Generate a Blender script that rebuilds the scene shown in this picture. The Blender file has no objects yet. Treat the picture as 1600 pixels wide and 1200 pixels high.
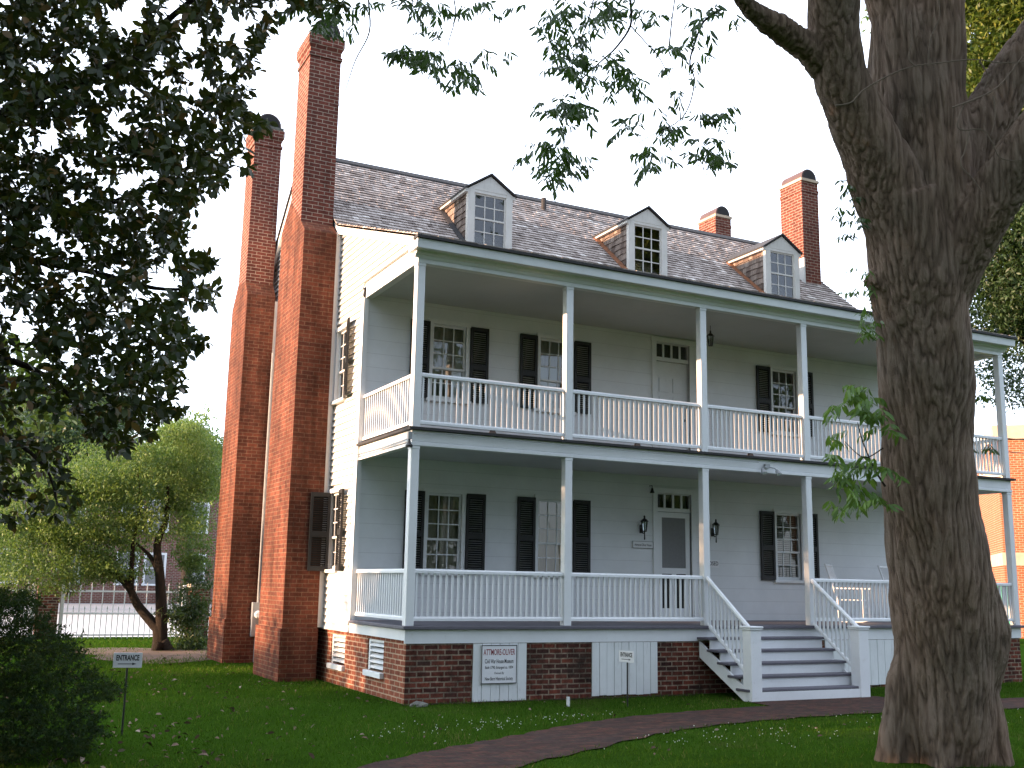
import bpy, math, random
import numpy as np
from mathutils import Vector, Matrix, noise as mnoise
random.seed(7); RNG = np.random.default_rng(7)
SC = bpy.context.scene; COL = SC.collection
R = math.radians
F = 1.08                      # height of the lower porch floor above the lawn

# ------------------------------------------------------------------ camera
CAMP = np.array([-5.695, -14.582, 0.611 + F])
CM = np.array([[0.8918146784970036, -0.4520626502430784, 0.017491125535260953],
               [-0.09887436310626715, -0.15703639387979682, 0.9826308723613152],
               [0.44146397309136803, 0.8780540594134472, 0.1847447677471554]])
FPX = 1665.53
cd = bpy.data.cameras.new('camera'); cam = bpy.data.objects.new('camera', cd); COL.objects.link(cam)
cd.sensor_width = 36; cd.lens = 36 * FPX / 1600; cd.clip_end = 2000; cd.clip_start = 0.05
mw = Matrix.Identity(4)
for i in range(3):
    mw[i][0] = CM[0][i]; mw[i][1] = CM[1][i]; mw[i][2] = -CM[2][i]; mw[i][3] = CAMP[i]
cam.matrix_world = mw; SC.camera = cam

def at(u, v, d):
    """world point seen at photo pixel (u, v) at depth d metres"""
    return CAMP + (CM[0] * (u - 800) / FPX + CM[1] * (600 - v) / FPX + CM[2]) * d
def onplane(u, v, ax, val):
    r = CM[0] * (u - 800) / FPX + CM[1] * (600 - v) / FPX + CM[2]
    return CAMP + r * (val - CAMP[ax]) / r[ax]

# ------------------------------------------------------------------ sky, sun, exposure
SUN_EL, SUN_AZ = 10.0, -84.5          # azimuth measured from +Y towards +X
w = bpy.data.worlds.new('World'); SC.world = w; w.use_nodes = True
nt = w.node_tree; nt.nodes.clear()
sky = nt.nodes.new('ShaderNodeTexSky'); sky.sky_type = 'NISHITA'; sky.sun_disc = False
sky.sun_elevation = R(SUN_EL); sky.sun_rotation = R(SUN_AZ)
sky.air_density = 1.0; sky.dust_density = 4.0; sky.ozone_density = 1.0
# white sky glow added behind the house, kept dimmer elsewhere to darken its front
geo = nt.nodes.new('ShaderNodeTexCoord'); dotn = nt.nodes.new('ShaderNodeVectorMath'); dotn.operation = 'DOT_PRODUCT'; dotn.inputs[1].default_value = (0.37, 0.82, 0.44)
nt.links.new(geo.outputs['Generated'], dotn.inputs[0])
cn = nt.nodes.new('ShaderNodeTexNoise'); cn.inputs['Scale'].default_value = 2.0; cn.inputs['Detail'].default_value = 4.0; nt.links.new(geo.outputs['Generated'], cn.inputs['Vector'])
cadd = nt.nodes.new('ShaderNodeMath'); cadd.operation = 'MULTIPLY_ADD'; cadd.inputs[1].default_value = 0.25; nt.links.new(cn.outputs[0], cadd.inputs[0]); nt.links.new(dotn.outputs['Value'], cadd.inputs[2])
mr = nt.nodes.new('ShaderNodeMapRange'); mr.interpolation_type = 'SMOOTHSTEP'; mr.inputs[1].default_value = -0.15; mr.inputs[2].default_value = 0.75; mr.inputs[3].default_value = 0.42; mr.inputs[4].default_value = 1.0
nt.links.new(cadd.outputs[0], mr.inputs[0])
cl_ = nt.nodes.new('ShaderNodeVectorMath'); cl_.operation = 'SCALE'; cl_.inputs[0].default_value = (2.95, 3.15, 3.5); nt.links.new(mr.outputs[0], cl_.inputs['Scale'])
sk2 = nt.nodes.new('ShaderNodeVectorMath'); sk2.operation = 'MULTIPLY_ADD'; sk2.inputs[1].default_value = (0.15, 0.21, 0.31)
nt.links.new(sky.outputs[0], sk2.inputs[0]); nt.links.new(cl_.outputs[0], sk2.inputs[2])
bg = nt.nodes.new('ShaderNodeBackground'); bg.inputs['Strength'].default_value = 0.15
out = nt.nodes.new('ShaderNodeOutputWorld')
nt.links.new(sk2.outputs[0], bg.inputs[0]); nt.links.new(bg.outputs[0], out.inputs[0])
sd = bpy.data.lights.new('sun', 'SUN'); sun = bpy.data.objects.new('sun', sd); COL.objects.link(sun)
sd.energy = 2.8; sd.angle = R(0.6); sd.color = (1.0, 0.62, 0.38)
tosun = Vector((math.sin(R(SUN_AZ)) * math.cos(R(SUN_EL)), math.cos(R(SUN_AZ)) * math.cos(R(SUN_EL)), math.sin(R(SUN_EL))))
sun.rotation_euler = tosun.to_track_quat('Z', 'Y').to_euler()
SC.view_settings.view_transform = 'Standard'; SC.view_settings.look = 'None'
SC.view_settings.exposure = 2.5; SC.view_settings.gamma = 1.0

# ------------------------------------------------------------------ materials
def newmat(name):
    m = bpy.data.materials.new(name); m.use_nodes = True
    return m, m.node_tree, m.node_tree.nodes['Principled BSDF']
def N(t, k, **kw):
    n = t.nodes.new(k)
    for a, v in kw.items():
        if a in n.inputs: n.inputs[a].default_value = v
        else: setattr(n, a, v)
    return n
def c4(c): return (c[0], c[1], c[2], 1)
def ramp(t, src, stops):
    r = t.nodes.new('ShaderNodeValToRGB'); e = r.color_ramp.elements
    e[0].position = stops[0][0]; e[0].color = c4(stops[0][1]); e[1].position = stops[-1][0]; e[1].color = c4(stops[-1][1])
    for p, c in stops[1:-1]:
        x = e.new(p); x.color = c4(c)
    t.links.new(src, r.inputs[0]); return r
def mixc(t, fac, a, b, mode='MIX'):
    m = t.nodes.new('ShaderNodeMix'); m.data_type = 'RGBA'; m.blend_type = mode
    for i, x in ((0, fac), (6, a), (7, b)):
        if hasattr(x, 'links'): t.links.new(x, m.inputs[i])
        else: m.inputs[i].default_value = x if i == 0 else c4(x)
    return m.outputs[2]
def bump(t, bs, h, strength, dist=0.01):
    b = N(t, 'ShaderNodeBump'); b.inputs['Strength'].default_value = strength; b.inputs['Distance'].default_value = dist
    t.links.new(h, b.inputs['Height']); t.links.new(b.outputs[0], bs.inputs['Normal']); return b

def paint(name, c, rough=0.5, var=0.10, dirt=(0.45, 0.43, 0.38), dirtamt=0.35, scale=1.3, grooves=0.0, streak=False):
    m, t, bs = newmat(name); tc = N(t, 'ShaderNodeTexCoord')
    n1 = N(t, 'ShaderNodeTexNoise', Scale=scale, Detail=6.0, Roughness=0.65); t.links.new(tc.outputs['Object'], n1.inputs['Vector'])
    mp = N(t, 'ShaderNodeMapping'); mp.inputs['Scale'].default_value = (14, 14, 1.6) if streak else (6, 6, 6)
    t.links.new(tc.outputs['Object'], mp.inputs[0])
    n2 = N(t, 'ShaderNodeTexNoise', Scale=2.2, Detail=5.0, Roughness=0.7); t.links.new(mp.outputs[0], n2.inputs['Vector'])
    lo = tuple(x * (1 - var) for x in c)
    r1 = ramp(t, n1.outputs[0], [(0.35, lo), (0.65, c)])
    r2 = ramp(t, n2.outputs[0], [(0.58, (0, 0, 0)), (0.78, (1, 1, 1))])
    mu = N(t, 'ShaderNodeMath', operation='MULTIPLY'); t.links.new(r2.outputs[0], mu.inputs[0]); mu.inputs[1].default_value = dirtamt
    col = mixc(t, mu.outputs[0], r1.outputs[0], dirt)
    h = n2.outputs[0]
    if grooves:
        sx = N(t, 'ShaderNodeSeparateXYZ'); t.links.new(tc.outputs['Object'], sx.inputs[0])
        fr = N(t, 'ShaderNodeMath', operation='MODULO'); t.links.new(sx.outputs['Z'], fr.inputs[0]); fr.inputs[1].default_value = grooves
        rg = ramp(t, fr.outputs[0], [(0.0, (0, 0, 0)), (0.012, (1, 1, 1))])
        col = mixc(t, rg.outputs[0], tuple(x * 0.72 for x in c), col)
        h = rg.outputs[0]
    t.links.new(col, bs.inputs['Base Color']); bs.inputs['Roughness'].default_value = rough
    bump(t, bs, h, 0.15 if not grooves else 0.3, 0.004)
    return m

def brick(name, c1, c2, mortar, msize=0.010, soot=(0.10, 0.07, 0.06), sootamt=0.5, flat=False, bw=0.215, rh=0.075, dark=0.35, msoft=0.35, streak=0.2):
    m, t, bs = newmat(name); tc = N(t, 'ShaderNodeTexCoord'); geo = N(t, 'ShaderNodeNewGeometry')
    sx = N(t, 'ShaderNodeSeparateXYZ'); t.links.new(tc.outputs['Object'], sx.inputs[0])
    cb = N(t, 'ShaderNodeCombineXYZ')
    if flat:
        t.links.new(sx.outputs['X'], cb.inputs[0]); t.links.new(sx.outputs['Y'], cb.inputs[1])
    else:
        sn = N(t, 'ShaderNodeSeparateXYZ')
        vt = N(t, 'ShaderNodeVectorTransform', vector_type='NORMAL', convert_from='WORLD', convert_to='OBJECT')
        t.links.new(geo.outputs['True Normal'], vt.inputs[0]); t.links.new(vt.outputs[0], sn.inputs[0])
        ab = N(t, 'ShaderNodeMath', operation='ABSOLUTE'); t.links.new(sn.outputs['X'], ab.inputs[0])
        gt = N(t, 'ShaderNodeMath', operation='GREATER_THAN'); t.links.new(ab.outputs[0], gt.inputs[0]); gt.inputs[1].default_value = 0.6
        mx = N(t, 'ShaderNodeMix'); t.links.new(gt.outputs[0], mx.inputs[0]); t.links.new(sx.outputs['X'], mx.inputs[2]); t.links.new(sx.outputs['Y'], mx.inputs[3])
        t.links.new(mx.outputs[0], cb.inputs[0]); t.links.new(sx.outputs['Z'], cb.inputs[1])
    # wobble so the joints are not ruler-straight
    nw = N(t, 'ShaderNodeTexNoise', Scale=7.0, Detail=2.0); t.links.new(cb.outputs[0], nw.inputs['Vector'])
    vs = N(t, 'ShaderNodeVectorMath', operation='SCALE'); t.links.new(nw.outputs['Color'], vs.inputs[0]); vs.inputs['Scale'].default_value = 0.012
    va = N(t, 'ShaderNodeVectorMath', operation='ADD'); t.links.new(cb.outputs[0], va.inputs[0]); t.links.new(vs.outputs[0], va.inputs[1])
    bt = N(t, 'ShaderNodeTexBrick', Scale=1.0); bt.inputs['Brick Width'].default_value = bw; bt.inputs['Row Height'].default_value = rh
    bt.inputs['Mortar Size'].default_value = msize; bt.inputs['Mortar Smooth'].default_value = msoft
    bt.inputs['Color1'].default_value = c4(c1); bt.inputs['Color2'].default_value = c4(c2); bt.inputs['Mortar'].default_value = c4(mortar)
    t.links.new(va.outputs[0], bt.inputs['Vector'])
    n1 = N(t, 'ShaderNodeTexNoise', Scale=1.1, Detail=7.0, Roughness=0.7); t.links.new(tc.outputs['Object'], n1.inputs['Vector'])
    r1 = ramp(t, n1.outputs[0], [(0.42, (0, 0, 0)), (0.72, (1, 1, 1))])
    mu = N(t, 'ShaderNodeMath', operation='MULTIPLY'); t.links.new(r1.outputs[0], mu.inputs[0]); mu.inputs[1].default_value = sootamt
    col = mixc(t, mu.outputs[0], bt.outputs['Color'], soot)
    # per-brick-scale tone patches
    n3 = N(t, 'ShaderNodeTexNoise', Scale=9.0, Detail=4.0, Roughness=0.8); t.links.new(va.outputs[0], n3.inputs['Vector'])
    r3 = ramp(t, n3.outputs[0], [(0.3, (1 - dark,) * 3), (0.7, (1.12, 1.1, 1.08))])
    col = mixc(t, 1.0, col, r3.outputs[0], 'MULTIPLY')
    ms_ = N(t, 'ShaderNodeMapping'); ms_.inputs['Scale'].default_value = (2.2, 2.2, .35); t.links.new(tc.outputs['Object'], ms_.inputs[0])
    n4 = N(t, 'ShaderNodeTexNoise', Scale=1.6, Detail=6.0, Roughness=0.7); t.links.new(ms_.outputs[0], n4.inputs['Vector'])
    r4 = ramp(t, n4.outputs[0], [(0.35, (1 - streak,) * 3), (0.62, (1.08, 1.06, 1.05))]); col = mixc(t, 1.0, col, r4.outputs[0], 'MULTIPLY')
    t.links.new(col, bs.inputs['Base Color']); bs.inputs['Roughness'].default_value = 0.95; bs.inputs['Specular IOR Level'].default_value = 0.1
    iv = N(t, 'ShaderNodeMath', operation='SUBTRACT'); iv.inputs[0].default_value = 1.0; t.links.new(bt.outputs['Fac'], iv.inputs[1])
    ad = N(t, 'ShaderNodeMath', operation='MULTIPLY_ADD'); t.links.new(n3.outputs[0], ad.inputs[0]); ad.inputs[1].default_value = 0.6; t.links.new(iv.outputs[0], ad.inputs[2])
    bump(t, bs, ad.outputs[0], 0.6, 0.008)
    return m

def leafmat(name, stops, rough=0.45, trans=0.25, tcol=(0.25, 0.4, 0.05), spec=0.5):
    m, t, bs = newmat(name); a = N(t, 'ShaderNodeAttribute'); a.attribute_name = 'tone'
    r = ramp(t, a.outputs['Fac'], stops); t.links.new(r.outputs[0], bs.inputs['Base Color'])
    bs.inputs['Roughness'].default_value = rough; bs.inputs['Specular IOR Level'].default_value = spec
    if trans > 0:
        tr = N(t, 'ShaderNodeBsdfTranslucent')
        cm = mixc(t, 0.5, r.outputs[0], tcol); t.links.new(cm, tr.inputs[0])
        ms = N(t, 'ShaderNodeMixShader'); ms.inputs[0].default_value = trans
        t.links.new(bs.outputs[0], ms.inputs[1]); t.links.new(tr.outputs[0], ms.inputs[2])
        t.links.new(ms.outputs[0], t.nodes['Material Output'].inputs[0])
    return m

def bark(name, a, b, scale=6.0, st=0.8):
    m, t, bs = newmat(name); tc = N(t, 'ShaderNodeTexCoord')
    mp = N(t, 'ShaderNodeMapping'); mp.inputs['Scale'].default_value = (8.0, 8.0, 1.0); t.links.new(tc.outputs['Object'], mp.inputs[0])
    n1 = N(t, 'ShaderNodeTexNoise', Scale=scale, Detail=8.0, Roughness=0.72, Distortion=0.6); t.links.new(mp.outputs[0], n1.inputs['Vector'])
    n2 = N(t, 'ShaderNodeTexNoise', Scale=1.2, Detail=5.0); t.links.new(tc.outputs['Object'], n2.inputs['Vector'])
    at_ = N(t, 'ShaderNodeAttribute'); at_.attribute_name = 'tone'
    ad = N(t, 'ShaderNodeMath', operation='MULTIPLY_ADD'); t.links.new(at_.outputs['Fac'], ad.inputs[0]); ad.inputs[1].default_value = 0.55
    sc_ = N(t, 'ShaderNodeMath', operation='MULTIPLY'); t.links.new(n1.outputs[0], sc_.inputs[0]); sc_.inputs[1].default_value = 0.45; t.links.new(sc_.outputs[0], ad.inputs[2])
    r1 = ramp(t, ad.outputs[0], [(0.26, tuple(x * 0.50 for x in a)), (0.42, tuple(x * 0.85 for x in a)), (0.54, a), (0.72, b)])  # furrows darkened in colour: crevice shade painted over real bark tone
    r2 = ramp(t, n2.outputs[0], [(0.35, (0.84, 0.87, 0.86)), (0.65, (1.06, 1.0, 0.95))])
    col = mixc(t, 1.0, r1.outputs[0], r2.outputs[0], 'MULTIPLY')
    t.links.new(col, bs.inputs['Base Color']); bs.inputs['Roughness'].default_value = 0.95; bs.inputs['Specular IOR Level'].default_value = 0.2
    bump(t, bs, n1.outputs[0], st, 0.09)
    return m

def plain(name, c, rough=0.6, metal=0.0, var=0.25, scale=8.0, spec=0.5):
    m, t, bs = newmat(name); tc = N(t, 'ShaderNodeTexCoord')
    n = N(t, 'ShaderNodeTexNoise', Scale=scale, Detail=4.0); t.links.new(tc.outputs['Object'], n.inputs['Vector'])
    r = ramp(t, n.outputs[0], [(0.3, tuple(x * (1 - var) for x in c)), (0.7, c)]); t.links.new(r.outputs[0], bs.inputs['Base Color'])
    bs.inputs['Roughness'].default_value = rough; bs.inputs['Metallic'].default_value = metal; bs.inputs['Specular IOR Level'].default_value = spec
    return m

def tonemat(name, stops, rough=0.85, noise=0.3, scale=(2, 2, 30), bumps=0.3):
    m, t, bs = newmat(name); a = N(t, 'ShaderNodeAttribute'); a.attribute_name = 'tone'
    tc = N(t, 'ShaderNodeTexCoord'); mp = N(t, 'ShaderNodeMapping'); mp.inputs['Scale'].default_value = scale; t.links.new(tc.outputs['Object'], mp.inputs[0])
    n = N(t, 'ShaderNodeTexNoise', Scale=1.0, Detail=5.0, Roughness=0.7); t.links.new(mp.outputs[0], n.inputs['Vector'])
    r = ramp(t, a.outputs['Fac'], stops)
    r2 = ramp(t, n.outputs[0], [(0.3, (1 - noise,) * 3), (0.7, (1 + noise * 0.4,) * 3)])
    t.links.new(mixc(t, 1.0, r.outputs[0], r2.outputs[0], 'MULTIPLY'), bs.inputs['Base Color']); bs.inputs['Roughness'].default_value = rough
    bs.inputs['Specular IOR Level'].default_value = 0.3
    bump(t, bs, n.outputs[0], bumps, 0.01)
    return m

def glassmat(name, tint=(0.9, 0.95, 0.95), thick=0.0):
    m, t, bs = newmat(name); t.nodes.remove(bs)
    gl = N(t, 'ShaderNodeBsdfGlossy'); gl.inputs['Roughness'].default_value = 0.02
    tr = N(t, 'ShaderNodeBsdfTransparent'); tr.inputs[0].default_value = c4(tint)
    fr = N(t, 'ShaderNodeFresnel'); fr.inputs[0].default_value = 2.0
    tc = N(t, 'ShaderNodeTexCoord'); n = N(t, 'ShaderNodeTexNoise', Scale=2.5, Detail=1.0); t.links.new(tc.outputs['Object'], n.inputs['Vector'])
    b = N(t, 'ShaderNodeBump'); b.inputs['Strength'].default_value = 0.06; b.inputs['Distance'].default_value = 0.05; t.links.new(n.outputs[0], b.inputs['Height'])
    t.links.new(b.outputs[0], gl.inputs['Normal'])
    ms = N(t, 'ShaderNodeMixShader'); t.links.new(fr.outputs[0], ms.inputs[0]); t.links.new(tr.outputs[0], ms.inputs[1]); t.links.new(gl.outputs[0], ms.inputs[2])
    t.links.new(ms.outputs[0], t.nodes['Material Output'].inputs[0])
    return m

M = {}
M['white'] = paint('white_paint', (0.74, 0.765, 0.79), dirtamt=0.34)
M['whitewall'] = paint('white_wall_boards', (0.70, 0.73, 0.76), grooves=0.24, dirtamt=0.10)
M['clap'] = paint('white_clapboard', (0.66, 0.655, 0.64), dirtamt=0.3, scale=2.0)
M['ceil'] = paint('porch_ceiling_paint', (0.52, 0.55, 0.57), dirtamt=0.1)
M['deck'] = paint('grey_deck_paint', (0.105, 0.100, 0.125), rough=0.55, var=0.25, dirt=(0.2, 0.19, 0.18), dirtamt=0.3)
M['hatch'] = paint('weathered_white_boards', (0.70, 0.73, 0.74), dirt=(0.22, 0.20, 0.17), dirtamt=0.55, scale=2.5, streak=True)
M['dormer'] = paint('weathered_dormer_paint', (0.55, 0.55, 0.53), dirt=(0.25, 0.22, 0.19), dirtamt=0.5, scale=3, streak=True)
M['black'] = plain('black_shutter_paint', (0.010, 0.011, 0.012), rough=0.6)
M['iron'] = plain('black_iron', (0.012, 0.012, 0.013), rough=0.4)
M['tar'] = plain('dark_roof_edge', (0.030, 0.029, 0.031), rough=0.8)
M['dark'] = plain('dark_interior', (0.02, 0.02, 0.022), rough=0.9)
M['brick_lo'] = brick('old_orange_brick', (0.200, 0.068, 0.042), (0.115, 0.043, 0.031), (0.22, 0.135, 0.09), 0.008, sootamt=0.65, soot=(0.075, 0.036, 0.027), streak=0.45)
M['brick_hi'] = brick('repointed_brick', (0.190, 0.060, 0.044), (0.130, 0.045, 0.036), (0.40, 0.32, 0.26), 0.007, sootamt=0.3, msoft=0.15, soot=(0.08, 0.035, 0.03), streak=0.25)
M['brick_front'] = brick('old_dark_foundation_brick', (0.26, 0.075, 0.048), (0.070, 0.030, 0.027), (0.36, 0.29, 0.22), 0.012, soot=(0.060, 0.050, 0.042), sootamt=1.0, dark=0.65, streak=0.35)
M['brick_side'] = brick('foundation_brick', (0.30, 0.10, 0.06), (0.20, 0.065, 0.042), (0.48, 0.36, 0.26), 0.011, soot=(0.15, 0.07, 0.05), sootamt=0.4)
M['brick_path'] = brick('paving_brick', (0.105, 0.046, 0.036), (0.048, 0.028, 0.027), (0.050, 0.045, 0.030), 0.011, flat=True, bw=0.21, rh=0.105, sootamt=0.7, soot=(0.050, 0.040, 0.038), dark=0.5)
M['brick_far'] = brick('far_orange_brick', (0.42, 0.13, 0.06), (0.33, 0.10, 0.05), (0.50, 0.36, 0.26), 0.012, bw=0.24, rh=0.09, sootamt=0.1)
M['brick_street'] = brick('far_maroon_brick', (0.20, 0.075, 0.060), (0.15, 0.06, 0.05), (0.34, 0.28, 0.25), 0.018, bw=0.3, rh=0.11, sootamt=0.15)
M['stone'] = plain('pale_stone', (0.50, 0.40, 0.30), rough=0.85, scale=3)
M['hood'] = plain('dark_hood_metal', (0.085, 0.045, 0.040), rough=0.6, metal=0.1)
M['shingle'] = tonemat('weathered_roof_shingles', [(0.0, (0.15, 0.12, 0.11)), (0.5, (0.34, 0.292, 0.27)), (0.85, (0.48, 0.43, 0.405)), (1.0, (0.64, 0.60, 0.57))], scale=(30, 4, 4), noise=0.4)
M['cheek'] = tonemat('dormer_cheek_shingles', [(0.0, (0.095, 0.068, 0.057)), (0.5, (0.18, 0.135, 0.112)), (1.0, (0.33, 0.275, 0.24))], scale=(3, 22, 3), noise=0.45)
M['rust'] = plain('rusty_flashing', (0.26, 0.10, 0.04), rough=0.8, scale=12, var=0.5)
M['glass'] = glassmat('window_glass')
M['curtain'] = paint('beige_curtain', (0.50, 0.46, 0.36), rough=0.9, dirtamt=0.0)
M['blind'] = paint('white_blind', (0.62, 0.62, 0.58), rough=0.8, dirtamt=0.0)
M['panelw'] = paint('white_panel_face', (0.80, 0.82, 0.86), rough=0.8, dirtamt=0.0)
M['screen'] = plain('grey_insect_screen', (0.20, 0.205, 0.21), rough=0.8, scale=30, var=0.1)
M['signw'] = paint('white_sign_face', (0.74, 0.75, 0.78), dirtamt=0.05)
M['ink'] = plain('black_ink', (0.015, 0.015, 0.018), rough=0.6)
M['red'] = plain('red_ink', (0.27, 0.02, 0.03), rough=0.6)
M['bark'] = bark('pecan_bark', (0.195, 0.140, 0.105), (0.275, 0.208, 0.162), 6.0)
M['bark2'] = bark('dark_bark', (0.035, 0.028, 0.023), (0.070, 0.056, 0.046), 9)
M['vine'] = plain('grey_brown_vine', (0.16, 0.12, 0.09), rough=0.9)
M['grey'] = plain('grey_metal', (0.32, 0.34, 0.36), rough=0.5)
M['tan'] = plain('brown_block', (0.13, 0.085, 0.065), rough=0.8)
M['fencew'] = paint('white_fence_paint', (0.72, 0.70, 0.68), dirtamt=0.15)
M['rock'] = plain('grey_rock', (0.16, 0.16, 0.14), rough=0.95, scale=9, var=0.5)
M['magnolia'] = leafmat('magnolia_leaf', [(0.0, (0.010, 0.020, 0.007)), (0.7, (0.024, 0.044, 0.012)), (0.9, (0.055, 0.066, 0.014)), (1.0, (0.13, 0.060, 0.018))], rough=0.40, spec=0.3, trans=0.20, tcol=(0.16, 0.17, 0.02))
M['petal'] = plain('cream_petal', (0.68, 0.62, 0.50), rough=0.6)
M['pecan'] = leafmat('pecan_leaf', [(0.0, (0.018, 0.036, 0.012)), (0.7, (0.035, 0.070, 0.018)), (1.0, (0.060, 0.115, 0.022))], rough=0.5, trans=0.22, tcol=(0.15, 0.3, 0.04))
M['sprig'] = leafmat('fresh_sprig_leaf', [(0.0, (0.045, 0.10, 0.018)), (0.6, (0.095, 0.19, 0.030)), (1.0, (0.17, 0.27, 0.045))], rough=0.45, trans=0.3)
M['light'] = leafmat('light_green_leaf', [(0.0, (0.040, 0.085, 0.018)), (0.6, (0.095, 0.165, 0.035)), (1.0, (0.19, 0.26, 0.055))], rough=0.6, trans=0.3)
M['darkleaf'] = leafmat('dark_green_leaf', [(0.0, (0.012, 0.030, 0.010)), (0.7, (0.030, 0.065, 0.020)), (1.0, (0.060, 0.105, 0.030))], rough=0.55, trans=0.2)
M['yellowleaf'] = leafmat('sunny_leaf', [(0.0, (0.040, 0.075, 0.012)), (0.6, (0.095, 0.140, 0.022)), (1.0, (0.22, 0.23, 0.04))], rough=0.5, trans=0.35)
M['yew'] = leafmat('yew_needle', [(0.0, (0.005, 0.013, 0.006)), (0.7, (0.011, 0.027, 0.010)), (1.0, (0.024, 0.048, 0.016))], rough=0.8, spec=0.1, trans=0.1)
M['grass'] = leafmat('grass_blade', [(0.0, (0.014, 0.036, 0.004)), (0.5, (0.037, 0.082, 0.009)), (0.85, (0.072, 0.122, 0.016)), (1.0, (0.15, 0.13, 0.05))], rough=0.9, trans=0.25, tcol=(0.12, 0.30, 0.01), spec=0.03)
M['litter'] = tonemat('dead_leaves', [(0.0, (0.05, 0.026, 0.016)), (0.55, (0.13, 0.080, 0.055)), (1.0, (0.30, 0.24, 0.19))], noise=0.3, scale=(20, 20, 20))
M['clover'] = plain('clover_white', (0.62, 0.66, 0.55), rough=0.8)

# ------------------------------------------------------------------ object helpers
def tag(o, label=None, cat=None, group=None, kind=None):
    for k, v in (('label', label), ('category', cat), ('group', group), ('kind', kind)):
        if v: o[k] = v
    return o
def thing(name, label, cat, loc=(0, 0, 0), rz=0.0, group=None):
    o = bpy.data.objects.new(name, None); COL.objects.link(o); o.location = Vector(loc); o.rotation_euler = (0, 0, rz); o.empty_display_size = 0.1
    return tag(o, label, cat, group)
def link(name, me, mat, parent=None, loc=(0, 0, 0), rz=0.0):
    o = bpy.data.objects.new(name, me); COL.objects.link(o); o.location = Vector(loc); o.rotation_euler = (0, 0, rz)
    if mat is not None and not me.materials: me.materials.append(mat)
    if parent is not None: o.parent = parent
    return o
class MB:
    def __init__(s): s.v = []; s.f = []; s.t = []; s.sm = False
    def box(s, x0, x1, y0, y1, z0, z1, tone=0.5):
        i = len(s.v)
        s.v += [(x0, y0, z0), (x1, y0, z0), (x1, y1, z0), (x0, y1, z0), (x0, y0, z1), (x1, y0, z1), (x1, y1, z1), (x0, y1, z1)]
        s.f += [(i, i + 3, i + 2, i + 1), (i + 4, i + 5, i + 6, i + 7), (i, i + 1, i + 5, i + 4), (i + 1, i + 2, i + 6, i + 5), (i + 2, i + 3, i + 7, i + 6), (i + 3, i, i + 4, i + 7)]
        s.t += [tone] * 8; return s
    def hexa(s, p, tone=0.5):
        """eight points: bottom ring then top ring"""
        i = len(s.v); s.v += [tuple(q) for q in p]
        s.f += [(i, i + 3, i + 2, i + 1), (i + 4, i + 5, i + 6, i + 7), (i, i + 1, i + 5, i + 4), (i + 1, i + 2, i + 6, i + 5), (i + 2, i + 3, i + 7, i + 6), (i + 3, i, i + 4, i + 7)]
        s.t += [tone] * 8; return s
    def poly(s, pts, tone=0.5):
        i = len(s.v); s.v += [tuple(q) for q in pts]; s.f.append(tuple(range(i, i + len(pts)))); s.t += [tone] * len(pts); return s
    def prism(s, prof, axis, a, b, tone=0.5):
        """profile of 2-D points extruded along axis from a to b"""
        def p3(q, c): return (c, q[0], q[1]) if axis == 0 else ((q[0], c, q[1]) if axis == 1 else (q[0], q[1], c))
        i = len(s.v); n = len(prof)
        s.v += [p3(q, a) for q in prof] + [p3(q, b) for q in prof]
        s.f.append(tuple(range(i, i + n))[::-1]); s.f.append(tuple(range(i + n, i + 2 * n)))
        s.f += [(i + k, i + (k + 1) % n, i + n + (k + 1) % n, i + n + k) for k in range(n)]
        s.t += [tone] * (2 * n); return s
    def tube(s, pts, rad, n=8, caps=True):
        pts = [Vector(p) for p in pts]
        if not hasattr(rad, '__len__'): rad = [rad] * len(pts)
        base = len(s.v); prev = None
        for k, p in enumerate(pts):
            d = (pts[min(k + 1, len(pts) - 1)] - pts[max(k - 1, 0)]).normalized()
            if prev is None:
                a = d.orthogonal().normalized()
            else:
                a = (prev - d * prev.dot(d)); a = a.normalized() if a.length > 1e-6 else d.orthogonal().normalized()
            prev = a; b = d.cross(a)
            for j in range(n):
                th = 2 * math.pi * j / n; s.v.append(tuple(p + (a * math.cos(th) + b * math.sin(th)) * rad[k])); s.t.append(0.5)
        for k in range(len(pts) - 1):
            for j in range(n):
                s.f.append((base + k * n + j, base + k * n + (j + 1) % n, base + (k + 1) * n + (j + 1) % n, base + (k + 1) * n + j))
        if caps:
            s.f.append(tuple(base + j for j in range(n))[::-1]); s.f.append(tuple(base + (len(pts) - 1) * n + j for j in range(n)))
        return s
    def lathe(s, prof, cx, cy, n=12):
        i = len(s.v); m = len(prof)
        for r, z in prof:
            for j in range(n):
                th = 2 * math.pi * (j + 0.5) / n; s.v.append((cx + r * math.cos(th), cy + r * math.sin(th), z)); s.t.append(0.5)
        for k in range(m - 1):
            for j in range(n):
                s.f.append((i + k * n + j, i + k * n + (j + 1) % n, i + (k + 1) * n + (j + 1) % n, i + (k + 1) * n + j))
        s.f.append(tuple(i + j for j in range(n))[::-1]); s.f.append(tuple(i + (m - 1) * n + j for j in range(n))); return s
    def rot(s, k0, mat):
        for k in range(k0, len(s.v)): s.v[k] = tuple(mat @ Vector(s.v[k]))
        return s
    def mesh(s, name, smooth=False):
        me = bpy.data.meshes.new(name); me.from_pydata(s.v, [], s.f); me.validate()
        a = me.attributes.new('tone', 'FLOAT', 'POINT'); a.data.foreach_set('value', s.t[:len(me.vertices)])
        if smooth: me.polygons.foreach_set('use_smooth', [True] * len(me.polygons))
        me.update(); return me
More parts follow.
